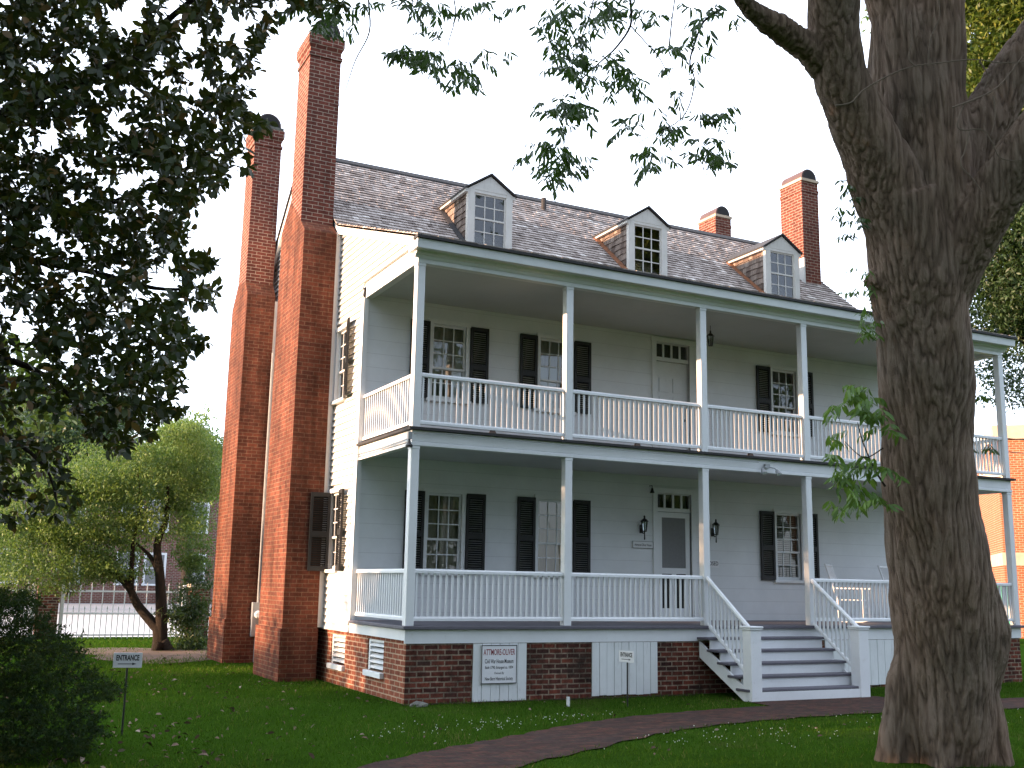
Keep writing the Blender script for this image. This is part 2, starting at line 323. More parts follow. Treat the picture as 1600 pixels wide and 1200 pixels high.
    def build(s, name, mat, parent=None, loc=(0, 0, 0), rz=0.0, smooth=False, bevel=0.0):
        o = link(name, s.mesh(name, smooth), mat, parent, loc, rz)
        if bevel:
            b = o.modifiers.new('bevel', 'BEVEL'); b.width = bevel; b.segments = 2; b.limit_method = 'ANGLE'; b.angle_limit = R(40)
        return o
def copy_tree(o, parent=None):
    c = o.copy(); COL.objects.link(c); c.parent = parent
    for ch in o.children: copy_tree(ch, c)
    return c
def npmesh(name, V, k, tone=None, faces=None):
    """mesh of equal k-gons from an (n*k, 3) array"""
    me = bpy.data.meshes.new(name); nv = len(V)
    if faces is None: faces = np.arange(nv).reshape(-1, k)
    nf = len(faces)
    me.vertices.add(nv); me.vertices.foreach_set('co', np.asarray(V, np.float32).ravel())
    me.loops.add(nf * k); me.loops.foreach_set('vertex_index', np.asarray(faces, np.int32).ravel())
    me.polygons.add(nf); me.polygons.foreach_set('loop_start', np.arange(0, nf * k, k, dtype=np.int32)); me.polygons.foreach_set('loop_total', np.full(nf, k, np.int32))
    if tone is not None:
        a = me.attributes.new('tone', 'FLOAT', 'POINT'); a.data.foreach_set('value', np.asarray(tone, np.float32))
    me.update(calc_edges=True); me.validate(); return me
def unit(a): return a / np.maximum(np.linalg.norm(a, axis=-1, keepdims=True), 1e-9)
def leaf_mesh(name, P, D, L, W, tone, hexa=False, fold=0.25, up=None):
    """P base points, D growth directions; pointed leaves as one bent face each"""
    n = len(P); D = unit(D)
    U = unit(RNG.normal(size=(n, 3)) * 0.7 + (np.array([0, 0, 1.0]) if up is None else up))
    S = unit(np.cross(D, U)); Nn = np.cross(S, D)
    L = np.asarray(L).reshape(-1, 1) * np.ones((n, 1)); W = np.asarray(W).reshape(-1, 1) * np.ones((n, 1))
    if hexa:
        q = [(0, 0, 0), (0.28, 0.42, 0), (0.66, 0.46, -0.06), (1, 0, -0.16), (0.66, -0.46, -0.06), (0.28, -0.42, 0)]; k = 6
    else:
        q = [(0, 0, 0), (0.4, 0.5, -0.03), (1, 0, -0.14), (0.4, -0.5, -0.03)]; k = 4
    V = np.stack([P + D * L * a + S * W * b + Nn * L * (c + fold * abs(b) * 0.3) for a, b, c in q], 1).reshape(-1, 3)
    return npmesh(name, V, k, np.repeat(tone, k))
def polyfill(poly, n):
    """n random points inside a 2-D polygon"""
    poly = np.array(poly, float); lo, hi = poly.min(0), poly.max(0); out_ = np.zeros((0, 2))
    while len(out_) < n:
        p = lo + RNG.random((n * 2, 2)) * (hi - lo); ins = np.zeros(len(p), bool); j = len(poly) - 1
        for i in range(len(poly)):
            xi, yi = poly[i]; xj, yj = poly[j]
            c = ((yi > p[:, 1]) != (yj > p[:, 1])) & (p[:, 0] < (xj - xi) * (p[:, 1] - yi) / (yj - yi + 1e-12) + xi)
            ins ^= c; j = i
        out_ = np.vstack([out_, p[ins]])
    return out_[:n]
def vnoise(P, s, seed=0.0):
    return np.array([mnoise.noise(Vector((p[0] * s + seed, p[1] * s, p[2] * s))) for p in P])
def text_mb(mb, s, cx, cz, h, width, y, bold=0.012):
    """letters in the XZ plane facing -Y, centred on (cx, cz), cap height h, squeezed to width"""
    cu = bpy.data.curves.new('t', 'FONT'); cu.body = s; cu.size = 1.0; cu.align_x = 'LEFT'; cu.resolution_u = 3; cu.offset = bold
    o = bpy.data.objects.new('t', cu); COL.objects.link(o)
    dg = bpy.context.evaluated_depsgraph_get(); me = bpy.data.meshes.new_from_object(o.evaluated_get(dg))
    xs = [v.co.x for v in me.vertices]; x0, x1 = min(xs), max(xs)
    sx = width / (x1 - x0); sz = h / 0.70; i = len(mb.v)
    for v in me.vertices:
        mb.v.append((cx - width / 2 + (v.co.x - x0) * sx, y, cz - h / 2 + v.co.y * sz)); mb.t.append(0.5)
    for p in me.polygons: mb.f.append(tuple(i + k for k in p.vertices))
    bpy.data.objects.remove(o); bpy.data.curves.remove(cu); bpy.data.meshes.remove(me)
    return mb
def grid_wall(mb, axis, c0, c1, u0, u1, z0, z1, holes):
    """solid wall slab with rectangular holes; axis 1: u is X, axis 0: u is Y"""
    us = sorted({u0, u1, *[h[0] for h in holes], *[h[1] for h in holes]}); zs = sorted({z0, z1, *[h[2] for h in holes], *[h[3] for h in holes]})
    for a, b in zip(us[:-1], us[1:]):
        for c, d in zip(zs[:-1], zs[1:]):
            um, zm = (a + b) / 2, (c + d) / 2
            if any(h[0] < um < h[1] and h[2] < zm < h[3] for h in holes): continue
            if axis == 1: mb.box(a, b, c0, c1, c, d)
            else: mb.box(c0, c1, a, b, c, d)
    return mb
# ================================================================== THE HOUSE
XW = 12.89; YB = 2.38; YR = 6.78; BRK = 3.90; Z1 = F + 7.16; Z2 = F + 9.62; YE = -0.27; ZE = F + 5.74
def rake(y):
    yy = y if y <= YR else 2 * YR - y
    return ZE + (yy - YE) * (Z1 - ZE) / (BRK - YE) if yy < BRK else Z1 + (yy - BRK) * (Z2 - Z1) / (YR - BRK)
YBK = 11.4
house = thing('museum_house', 'two storey white timber house with double front porch, dormers and tall brick chimneys', 'house')
def hp(name, mb, mat, parent=None, **k): return mb.build(name, M[mat], parent or house, **k)

# window / door positions on the porch back wall (x0, x1, z0, z1)
LOWW = [(1.26, 1.90), (3.40, 4.04), (8.86, 9.50)]
WZ = {0: (F + 0.80, F + 2.13), 1: (F + 3.78, F + 5.10)}
DOORX = (5.97, 6.76)
holes = []
for a, b in LOWW:
    for fl in (0, 1): holes.append((a, b, *WZ[fl]))
holes += [(DOORX[0], DOORX[1], F + 0.02, F + 2.38), (DOORX[0], DOORX[1], F + 2.89, F + 5.34)]
hp('porch_wall', grid_wall(MB(), 1, YB, YB + 0.14, 0.0, XW, F - 0.1, F + 5.62, holes), 'whitewall')
# side wall: backing with holes + gable + clapboards
SW = [(3.28, 3.84, F + 0.82, F + 2.14), (3.28, 3.84, F + 3.80, F + 5.08), (6.45, 7.1, F + 0.82, F + 2.14)]
mb = grid_wall(MB(), 0, 0.022, 0.14, YB + 0.141, YBK, F - 0.19, F + 5.62, SW)
mb.prism([(0.0, F + 5.621), (0.0, rake(0) - .05), (BRK, Z1 - .05), (YR, Z2 - .05), (2 * YR - BRK, Z1 - .05), (YBK, rake(YBK) - .05), (YBK, F + 5.621)], 0, 0.022, 0.14)
sw = hp('side_wall', mb, 'clap')
def clapcut(z):
    ivs = [(YB + 0.12, YBK)] if z < F + 5.60 else [(0.0, YBK)]
    if z > F + 5.55:
        ys = [y for y in np.arange(-0.1, YBK, 0.02) if rake(y) - 0.06 > z + 0.1]
        if not ys: return []
        ivs = [(max(ivs[0][0], ys[0]), min(ivs[0][1], ys[-1]))]
    for (a, b, c, d) in SW:
        if z + 0.115 > c - 0.06 and z < d + 0.09:
            n = []
            for p, q_ in ivs:
                if b + .06 <= p or a - .06 >= q_: n.append((p, q_)); continue
                if p < a - .06: n.append((p, a - .06))
                if q_ > b + .06: n.append((b + .06, q_))
            ivs = n
    return ivs
mb = MB(); z = F - 0.20; EXP = 0.118
while z < Z2:
    for p, q_ in clapcut(z):
        x_b, x_t = -0.030, 0.016
        j = random.uniform(-.003, .003)
        mb.hexa([(x_b + j, p, z), (0.021, p, z), (0.021, q_, z), (x_b + j, q_, z), (x_t - .012, p, z + EXP + .012), (0.021, p, z + EXP + .012), (0.021, q_, z + EXP + .012), (x_t - .012, q_, z + EXP + .012)])
    z += EXP
hp('clapboards', mb, 'clap', sw)
# corner boards and trims of the side wall
hp('corner_board', MB().box(-0.038, 0.05, YB - .02, YB + 0.12, F - .02, F + 5.40), 'white', sw)
# right and rear walls (plain), so the house is closed
mb = MB(); mb.prism([(YB + .141, F - .2), (YB + .141, rake(YB) - .06), (BRK, Z1 - .06), (YR, Z2 - .06), (2 * YR - BRK, Z1 - .06), (YBK, rake(YBK) - .06), (YBK, F - .2)], 0, XW - 0.12, XW)
hp('side_wall', mb, 'clap')
hp('rear_wall', MB().box(0.141, XW - .121, YBK - .15, YBK - .01, F - .2, rake(YBK) - .06), 'clap')
# foundation
VENT = [(2.75, 3.50, F - 0.75, F - 0.27), (0.92, 1.64, F - 0.72, F - 0.25)]
mb = grid_wall(MB(), 0, 0.03, 0.28, 0.03, YBK, -0.25, F - 0.205, VENT)
hp('side_foundation', mb, 'brick_side')
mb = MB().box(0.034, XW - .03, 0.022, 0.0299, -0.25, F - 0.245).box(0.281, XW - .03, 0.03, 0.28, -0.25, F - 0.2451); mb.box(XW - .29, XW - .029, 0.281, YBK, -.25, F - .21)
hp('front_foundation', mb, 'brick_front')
for (a, b, c, d) in VENT:
    v = hp('foundation_vent', MB().box(0.05, 0.12, a, a + .05, c, d).box(0.05, 0.12, b - .07, b, c, d).box(0.05, 0.12, a + .05, b - .07, d - .04, d), 'white')
    mb = MB()
    for k in range(5):
        zz = c + 0.035 + k * (d - c - .06) / 5
        mb.hexa([(0.045, a + .05, zz), (0.12, a + .05, zz + .035), (0.12, b - .07, zz + .035), (0.045, b - .07, zz), (0.045, a + .05, zz + .018), (0.12, a + .05, zz + .053), (0.12, b - .07, zz + .053), (0.045, b - .07, zz + .018)])
    mb.build('louvre', M['white'], v)
    MB().box(0.14, 0.16, a, b, c, d).build('vent_back', M['dark'], v)
    MB().box(-0.03, 0.1, a - .03, b + .03, c - 0.085, c - .002).build('sill', M['white'], v, bevel=.006)
# board hatches on the foundation front
def hatch(x0, x1, zb, n):
    mb = MB(); wd = (x1 - x0) / n
    for k in range(n):
        mb.box(x0 + k * wd + .004, x0 + (k + 1) * wd - .004, 0.008 - random.uniform(0, .006), 0.033, zb + random.uniform(-.008, .008), F - .252)
    o = hp('board_hatch', mb, 'hatch'); MB().box(x0 + .01, x1 - .01, .0335, .0345, zb + .01, F - .255).build('hatch_gap', M['dark'], o)
    return o
h1 = hatch(1.08, 1.97, 0.0, 6); hatch(3.11, 4.33, 0.03, 9); hatch(7.85, 10.3, 0.05, 14)
# lower deck, skirt
hp('porch_deck', MB().box(-0.05, XW + .05, -0.06, YB - .002, F - 0.05, F), 'deck', bevel=.008)
mb = MB().box(-0.0, XW, 0.0, 0.032, F - 0.245, F - 0.051); mb.box(-0.001, 0.0295, 0.033, YB + .12, F - 0.205, F - 0.051); mb.box(XW - .028, XW, .033, YB, F - .21, F - .051)
hp('skirt_board', mb, 'white')
# upper deck, beams, ceilings
hp('balcony_deck', MB().box(-0.06, XW + .07, -0.07, YB - .002, F + 2.832, F + 2.872), 'tar')
mb = MB().box(0, XW, 0.0, 0.10, F + 2.665, F + 2.83).box(-.012, XW + .012, -.014, .11, F + 2.60, F + 2.645).box(0.004, XW - .004, .004, .10, F + 2.645, F + 2.665)
mb.box(0, .10, .101, YB - .02, F + 2.665, F + 2.83).box(-.012, .11, .111, YB - .02, F + 2.60, F + 2.645).box(XW - .1, XW, .101, YB - .02, F + 2.60, F + 2.83)
hp('balcony_beam', mb, 'white', bevel=.004)
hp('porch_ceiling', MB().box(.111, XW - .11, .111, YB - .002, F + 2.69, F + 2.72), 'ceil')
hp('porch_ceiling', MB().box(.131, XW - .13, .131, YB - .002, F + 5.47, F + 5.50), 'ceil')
mb = MB().box(0, XW, -.004, .13, F + 5.40, F + 5.56).box(0, .13, .1301, YB + .12, F + 5.40, F + 5.61).box(XW - .13, XW, .1301, YB, F + 5.40, F + 5.61)
hp('porch_beam', mb, 'white', bevel=.004)
# boxed cornice: mouldings, soffit, fascia
mb = MB().prism([(-.02, F + 5.47), (-.005, F + 5.47), (-.005, F + 5.565), (-.10, F + 5.565), (-.085, F + 5.53), (-.04, F + 5.515)], 0, -.06, XW + .06)
mb.prism([(-.23, F + 5.566), (.13, F + 5.566), (.13, F + 5.60), (-.20, F + 5.70), (-.25, F + 5.70)], 0, -.11, XW + .11)
hp('cornice', mb, 'white')
hp('eave_edge', MB().prism([(-.29, F + 5.705), (-.10, F + 5.705), (-.10, F + 5.75), (-.29, F + 5.745)], 0, -.13, XW + .13), 'tar')
# rake boards
def slopebar(y0, y1, top, h, x0, x1):
    mb = MB(); mb.hexa([(x0, y0, rake(y0) - top - h), (x1, y0, rake(y0) - top - h), (x1, y1, rake(y1) - top - h), (x0, y1, rake(y1) - top - h),
                        (x0, y0, rake(y0) - top), (x1, y0, rake(y0) - top), (x1, y1, rake(y1) - top), (x0, y1, rake(y1) - top)]); return mb
for (x0, x1) in ((-.09, -.022), (XW + .022, XW + .09)):
    mb = MB()
    for y0, y1 in ((-.2, BRK), (BRK + .001, YR), (YR + .001, 2 * YR - BRK), (2 * YR - BRK + .001, YBK)):
        b = slopebar(y0, y1, .035, .15, x0, x1); k = len(mb.v); mb.v += b.v; mb.t += b.t; mb.f += [tuple(i + k for i in f) for f in b.f]
    hp('rake_board', mb, 'white')

# ---- roof: one wedge-shaped board per shingle, laid in courses
def shingles(p_of, length, courses, x0, x1, wmin=.09, wmax=.17, th=.025):
    """p_of(s) -> (y, z, ny, nz) along the slope; courses from the eave up"""
    mb = MB(); e = length / courses
    for c in range(courses):
        s0, s1 = c * e, min((c + 1) * e + .03, length); x = x0 - random.uniform(0, wmax)
        base = random.gauss(.5, .08)
        while x < x1:
            wd = random.uniform(wmin, wmax); a, b = max(x, x0), min(x + wd - .004, x1)
            if b - a > .02:
                y0, z0, ny, nz = p_of(max(0, s0 - random.uniform(0, .012))); y1, z1, _, _ = p_of(s1); t = th + random.uniform(-.003, .008)
                tn = min(1, max(0, random.gauss(base, .2)))
                mb.hexa([(a, y0, z0), (b, y0, z0), (b, y1, z1), (a, y1, z1), (a, y0 + ny * t, z0 + nz * t), (b, y0 + ny * t, z0 + nz * t), (b, y1 + ny * .002, z1 + nz * .002), (a, y1 + ny * .002, z1 + nz * .002)], tn)
            x += wd
    return mb
def slope(ya, za, yb, zb):
    L = math.hypot(yb - ya, zb - za); ty, tz = (yb - ya) / L, (zb - za) / L
    s = 1 if yb > ya else -1
    return (lambda q: (ya + ty * q, za + tz * q, -tz * s, ty * s)), L
roof = hp('roof', MB().poly([(-.12, YE, ZE - .03), (XW + .12, YE, ZE - .03), (XW + .12, BRK, Z1 - .03), (-.12, BRK, Z1 - .03)]).poly([(-.12, BRK, Z1 - .03), (XW + .12, BRK, Z1 - .03), (XW + .12, YR, Z2 - .03), (-.12, YR, Z2 - .03)])
          .poly([(-.12, YR, Z2 - .03), (XW + .12, YR, Z2 - .03), (XW + .12, 2 * YR - BRK, Z1 - .03), (-.12, 2 * YR - BRK, Z1 - .03)]).poly([(-.12, 2 * YR - BRK, Z1 - .03), (XW + .12, 2 * YR - BRK, Z1 - .03), (XW + .12, YBK + .2, rake(YBK + .2) - .03), (-.12, YBK + .2, rake(YBK + .2) - .03)]), 'tar')
mb = MB()
for (ya, za, yb, zb, n) in ((YE, ZE, BRK, Z1, 30), (BRK, Z1, YR, Z2, 27), (2 * YR - BRK, Z1, YR, Z2, 20), (YBK + .2, rake(YBK + .2), 2 * YR - BRK, Z1, 12)):
    fn, L = slope(ya, za, yb, zb); b = shingles(fn, L, n, -.13, XW + .13); k = len(mb.v); mb.v += b.v; mb.t += b.t; mb.f += [tuple(i + k for i in f) for f in b.f]
hp('shingles', mb, 'shingle', roof)
hp('ridge_cap', MB().prism([(YR - .13, Z2 - .09), (YR, Z2 + .03), (YR + .13, Z2 - .09), (YR + .13, Z2 - .06), (YR, Z2 + .065), (YR - .13, Z2 - .06)], 0, -.14, XW + .14), 'tar', roof)
hp('vent_pipe', MB().tube([(5.55, 6.3, Z2 - .45), (5.55, 6.3, Z2 - .12)], .06, 10), 'tar', roof)

# ---- windows
def muntin(mb, x0, x1, z0, z1, cols, rows, y0, y1, w=.018):
    for k in range(1, cols):
        x = x0 + (x1 - x0) * k / cols; mb.box(x - w / 2, x + w / 2, y0, y1, z0, z1)
    for k in range(1, rows):
        zz = z0 + (z1 - z0) * k / rows; mb.box(x0, x1, y0 + .0012, y1 - .0012, zz - w / 2, zz + w / 2)
    return mb
def make_window(W, H, split, rows_up, rows_lo, paintkey='white', cas=.065):
    """window in the XZ plane facing -Y, lower left corner of the opening at the origin; returns the casing with its pieces"""
    mb = MB().box(-cas, 0, -.03, .02, -.01, H + .0).box(W, W + cas, -.03, .02, -.01, H).box(-cas - .015, W + cas + .015, -.04, .02, H + .0005, H + .075)
    wn = bpy.data.objects.new('window', mb.mesh('window_casing')); COL.objects.link(wn); wn.data.materials.append(M[paintkey])
    MB().box(-cas - .04, W + cas + .04, -.075, .05, -.065, -.0105).build('sill', M[paintkey], wn, bevel=.006)
    zs = H * split; r = .035
    up = MB().box(0, r, .03, .06, zs, H).box(W - r, W, .03, .06, zs, H).box(r, W - r, .03, .06, H - .04, H).box(r, W - r, .03, .06, zs, zs + .035)
    muntin(up, r, W - r, zs + .035, H - .04, 3, rows_up, .034, .056); up.build('upper_sash', M[paintkey], wn)
    lo = MB().box(0, r, .062, .092, 0, zs + .03).box(W - r, W, .062, .092, 0, zs + .03).box(r, W - r, .062, .092, 0, .055).box(r, W - r, .062, .092, zs - .005, zs + .03)
    muntin(lo, r, W - r, .055, zs - .005, 3, rows_lo, .066, .088); lo.build('lower_sash', M[paintkey], wn)
    g = MB().poly([(r, .045, zs + .02), (W - r, .045, zs + .02), (W - r, .045, H - .03), (r, .045, H - .03)]).poly([(r, .077, .04), (W - r, .077, .04), (W - r, .077, zs + .01), (r, .077, zs + .01)])
    g.build('glass', M['glass'], wn)
    return wn
def make_shutter(W=.355, H=1.37):
    """hinged at x=0, facing -Y"""
    f = .05; mid = H * .47
    mb = MB().box(0, f, -.018, .018, 0, H).box(W - f, W, -.018, .018, 0, H).box(f, W - f, -.018, .018, 0, .09).box(f, W - f, -.018, .018, H - .07, H).box(f, W - f, -.018, .018, mid - .05, mid + .05)
    for a, b in ((.09, mid - .05), (mid + .05, H - .07)):
        n = int((b - a) / .036)
        for k in range(n):
            zz = a + (k + .15) * (b - a) / n
            mb.hexa([(f, -.012, zz), (W - f, -.012, zz), (W - f, .012, zz + .022), (f, .012, zz + .022), (f, -.012, zz + .008), (W - f, -.012, zz + .008), (W - f, .012, zz + .030), (f, .012, zz + .030)])
    return mb.mesh('shutter')
shm = make_shutter(); shm.materials.append(M['black'])
def shutter(x, y, z, rz=0.0, tilt=0.0):
    o = link('shutter', shm, None, house, (x, y, z), rz); o.rotation_euler = (tilt, 0, rz); return o
win0 = make_window(.64, WZ[0][1] - WZ[0][0], .40, 3, 2)
win0.parent = house; first = True
for fl in (0, 1):
    for (a, b) in LOWW:
        wn = win0 if first else copy_tree(win0, house); first = False
        wn.location = (a, YB, WZ[fl][0])
        shutter(a - .065 - .36, YB - .035, WZ[fl][0] - .02, 0, 0); shutter(b + .075, YB - .035, WZ[fl][0] - .02, R(random.uniform(-4, 1)))
# dark rooms behind the windows
mb = MB()
for (x0, x1) in ((0.2, 5.3), (7.3, XW - .2)):
    for z0, z1 in ((F + .05, F + 2.65), (F + 2.95, F + 5.55)):
        mb.poly([(x0, YB + 3.4, z0), (x1, YB + 3.4, z0), (x1, YB + 3.4, z1), (x0, YB + 3.4, z1)]).poly([(x0, YB + .15, z0), (x1, YB + .15, z0), (x1, YB + 3.4, z0), (x0, YB + 3.4, z0)])
hp('interior', mb, 'screen')
# side windows (face -X): rotate the same window
for (a, b, c, d) in SW:
    wn = copy_tree(win0, house); wn.location = (0.0, b - .0, c); wn.rotation_euler = (0, 0, R(-90)); wn.scale = ((b - a) / .64, 1, (d - c) / (WZ[0][1] - WZ[0][0]))
shutter(-.045, 3.20, SW[0][2] - .03, R(-98)); shutter(-.045, 3.20, SW[1][2] - .03, R(-104))
shutter(-.03, 3.90, SW[0][2] - .04, R(-186)).location = (-.02, 3.76, SW[0][2] - .04)
shutter(-.03, 7.17, SW[2][2] - .03, R(-90)).location = (-.035, 7.52, SW[2][2] - .03)
shutter(-.03, 6.38, SW[2][2] - .03, R(-90)); s_ = shutter(-.04, 8.12, SW[2][2] - .5, R(-90))

# ---- doors
def panels(mb, x0, x1, z0, z1, y, rows):
    xm = (x0 + x1) / 2; zz = z0
    for hgt in rows:
        for a, b in ((x0, xm - .05), (xm + .05, x1)): mb.box(a, b, y - .012, y, zz, zz + hgt)
        zz += hgt + .09
    return mb
def transom(z0, z1, parent):
    o = MB(); x0, x1 = DOORX
    o.box(x0, x1, YB + .02, YB + .06, z0 - .04, z0).box(x0, x1, YB + .02, YB + .06, z1, z1 + .03)
    for k in range(5):
        x = x0 + (x1 - x0) * k / 4; o.box(max(x0, x - .015), min(x1, x + .015), YB + .024, YB + .056, z0, z1)
    t = o.build('transom', M['white'], parent); MB().poly([(x0, YB + .045, z0), (x1, YB + .045, z0), (x1, YB + .045, z1), (x0, YB + .045, z1)]).build('glass', M['glass'], t)
    return t
for fl, z0, zt in ((1, F + 2.89, F + 4.98), (0, F + .02, F + 2.03)):
    x0, x1 = DOORX; zt2 = zt + (.36 if fl else .35)
    cs = MB().box(x0 - .10, x0, YB - .03, YB + .03, z0, zt2).box(x1, x1 + .10, YB - .03, YB + .03, z0, zt2).box(x0 - .12, x1 + .12, YB - .04, YB + .03, zt2, zt2 + .10)
    dr = hp('door', cs, 'white')
    hp('transom_window', MB().box(x0 + .001, x1 - .001, YB + .012, YB + .06, zt + .0, zt + .055), 'white', dr)
    tb = MB().box(x0, x1, YB + .02, YB + .05, zt + .055, zt + .075).box(x0, x1, YB + .02, YB + .05, zt2 - .02, zt2)
    for k in range(5):
        x = x0 + (x1 - x0) * k / 4; tb.box(max(x0, x - .02), min(x1, x + .02), YB + .022, YB + .048, zt + .075, zt2 - .02)
    hp('transom_bars', tb, 'white', dr)
    hp('transom_glass', MB().poly([(x0, YB + .04, zt + .07), (x1, YB + .04, zt + .07), (x1, YB + .04, zt2 - .01), (x0, YB + .04, zt2 - .01)]), 'glass', dr)
    hp('transom_shade', MB().box(x0, x1, YB + .12, YB + .13, zt + .05, zt2), 'dark', dr)
    leaf = MB().box(x0 + .004, x1 - .004, YB + .075, YB + .115, z0, zt - .002); panels(leaf, x0 + .12, x1 - .12, z0 + .2, zt, YB + .075, (.55, .55, .28))
    hp('door_leaf', leaf, 'white', dr)
    hp('door_knob', MB().lathe([(.012, 0), (.03, .01), (.03, .03), (.012, .045)], 0, 0, 10).rot(0, Matrix.Rotation(R(90), 4, 'X')), 'iron', dr, loc=(x1 - .09, YB + .075, z0 + .95))
    if fl == 0:   # screen door in front
        a, b, y0, y1 = x0 + .02, x1 - .02, YB + .015, YB + .045
        fr = MB().box(a, a + .10, y0, y1, z0, zt - .01).box(b - .10, b, y0, y1, z0, zt - .01).box(a + .1, b - .1, y0, y1, zt - .11, zt - .01).box(a + .1, b - .1, y0, y1, z0, z0 + .2).box(a + .1, b - .1, y0, y1, z0 + .84, z0 + .95).box((a + b) / 2 - .05, (a + b) / 2 + .05, y0 + .001, y1 - .001, z0 + .2, z0 + .84)
        hp('screen_door', fr, 'white', dr)
        hp('insect_screen', MB().box(a + .1, b - .1, YB + .028, YB + .030, z0 + .95, zt - .11), 'screen', dr)
        hp('lower_screen', MB().box(a + .1, (a + b) / 2 - .05, YB + .028, YB + .030, z0 + .2, z0 + .84).box((a + b) / 2 + .05, b - .1, YB + .028, YB + .030, z0 + .2, z0 + .84), 'dark', dr)

# ---- porch posts
PX = [0.0, 2.604, 5.267, 7.533, 10.15, XW - .13]; PW = .13
pm = {}
for fl, h in ((0, 2.60), (1, 5.40 - 2.872)):
    pm[fl] = MB().box(0, PW, 0, PW, 0, h).box(-.006, PW + .006, -.006, PW + .006, h - .05, h - .004).mesh('porch_post'); pm[fl].materials.append(M['white'])
for x in PX:
    for fl in (0, 1):
        o = link('porch_post', pm[fl], None, house, (x, 0, F + (0 if fl == 0 else 2.872)))
        b = o.modifiers.new('bevel', 'BEVEL'); b.width = .006; b.segments = 1
# ---- railings: the nearest hundred balusters are parts, the rest one part
bm_ = MB().box(-.0145, .0145, -.0145, .0145, 0, 1.0).mesh('baluster'); bm_.materials.append(M['white'])
NB = [0]; rest = MB()
def rail_profile(mb, p, q_, w, h):
    p, q_ = Vector(p), Vector(q_); d = (q_ - p); s = Vector((d.y, -d.x, 0)).normalized() * w / 2; u = Vector((0, 0, 1))
    pts = []
    for e in (p, q_): pts.append([e - s, e + s, e + s + u * h * .6, e + s * .5 + u * h, e - s * .5 + u * h, e - s + u * h * .6])
    i = len(mb.v); n = 6
    for ring in pts: mb.v += [tuple(x) for x in ring]
    mb.t += [.5] * 12; mb.f += [tuple(i + k for k in range(n))[::-1], tuple(i + n + k for k in range(n))] + [(i + k, i + (k + 1) % n, i + n + (k + 1) % n, i + n + k) for k in range(n)]
    return mb
def railing(p, q_, top, bot, near, n=None):
    """p, q_: ends at deck level (z may differ); top/bot: undersides of the rails above them"""
    p, q_ = Vector(p), Vector(q_); L = (q_ - p).to_2d().length; n = n or int(round(L / .096))
    up = Vector((0, 0, 1)); r = MB(); rail_profile(r, p + up * top, q_ + up * top, .075, .06)
    o = hp('railing', r, 'white')
    rail_profile(MB(), p + up * bot, q_ + up * bot, .06, .06).build('bottom_rail', M['white'], o) if False else None
    b = MB(); rail_profile(b, p + up * bot, q_ + up * bot, .06, .06); b.build('bottom_rail', M['white'], o)
    for k in range(n):
        c = p + (q_ - p) * ((k + .5) / n); z0, z1 = c.z + bot + .05, c.z + top + .02
        if near and NB[0] < 100:
            x = link('baluster', bm_, None, o, (c.x, c.y, z0)); x.scale = (1, 1, z1 - z0); NB[0] += 1
        else: rest.box(c.x - .013, c.x + .013, c.y - .013, c.y + .013, z0, z1)
    return o
yr = .065
lo_, hi_ = F, F + 2.872
railing((PW, yr, lo_), (PX[1], yr, lo_), .75, .07, True); railing((PX[1] + PW, yr, lo_), (PX[2], yr, lo_), .75, .07, True)
# stairs rails
for xs in (PX[2] + .06, PX[3] + .06):
    railing((xs - .0, -.01, F - .02), (xs - .03, -1.12, F - .80), .76, .02, True, 11)
railing((yr, PW, lo_), (yr, YB - .02, lo_), .75, .07, True)
for i in (3, 4): railing((PX[i] + PW, yr, lo_), (PX[i + 1], yr, lo_), .75, .07, False)
for i in range(5): railing((PX[i] + PW, yr, hi_), (PX[i + 1], yr, hi_), .78, .06, False)
railing((yr, PW, hi_), (yr, YB - .02, hi_), .78, .06, False)
for zz, t, b in ((lo_, .75, .07), (hi_, .78, .06)): railing((XW - yr, PW, zz), (XW - yr, YB - .02, zz), t, b, False)
o = hp('balusters', rest, 'white'); o['kind'] = 'stuff'
for x in (1.35, 4.0, 6.35, 8.8, 11.6):
    hp('rail_block', MB().hexa([(x - .06, .035, hi_), (x + .06, .035, hi_), (x + .06, .095, hi_), (x - .06, .095, hi_), (x - .035, .045, hi_ + .06), (x + .035, .045, hi_ + .06), (x + .035, .085, hi_ + .06), (x - .035, .085, hi_ + .06)]), 'tan')

# ---- stairs
def stringer(xa): return MB().prism([(-.02, F - .25), (-.02, F - .50), (-1.22, -.05), (-1.22, .16)], 0, xa, xa + .035)
st = hp('stairs', stringer(5.13), 'white'); hp('stringer', stringer(7.50), 'white', st)
for k in range(1, 6):
    zt = F - .18 * k; yf = -.26 * k - .03 if k < 5 else -1.27
    hp('stair_tread', MB().box(5.10, 7.60, yf, yf + .30, zt - .038, zt), 'deck', st, bevel=.008)
for k in range(1, 7):
    zt = F - .18 * (k - 1) - .039 - (.012 if k == 1 else 0); yf = -.26 * (k - 1) - .004
    if k == 1: zt, yf = F - .252, -.006
    else: hp('stair_riser', MB().box(5.17, 7.53, yf, yf + .022, max(0.0, F - .18 * k), zt), 'white', st)
for xa in (5.135, 7.345):
    nw = MB().box(xa, xa + .205, -1.315, -1.11, -.03, F - .02); o = hp('newel_post', nw, 'white', st, bevel=.008)
    MB().box(xa - .018, xa + .223, -1.333, -1.092, F - .019, F + .012).box(xa - .03, xa + .235, -1.345, -1.08, F + .0122, F + .042).build('newel_cap', M['white'], o, bevel=.012)

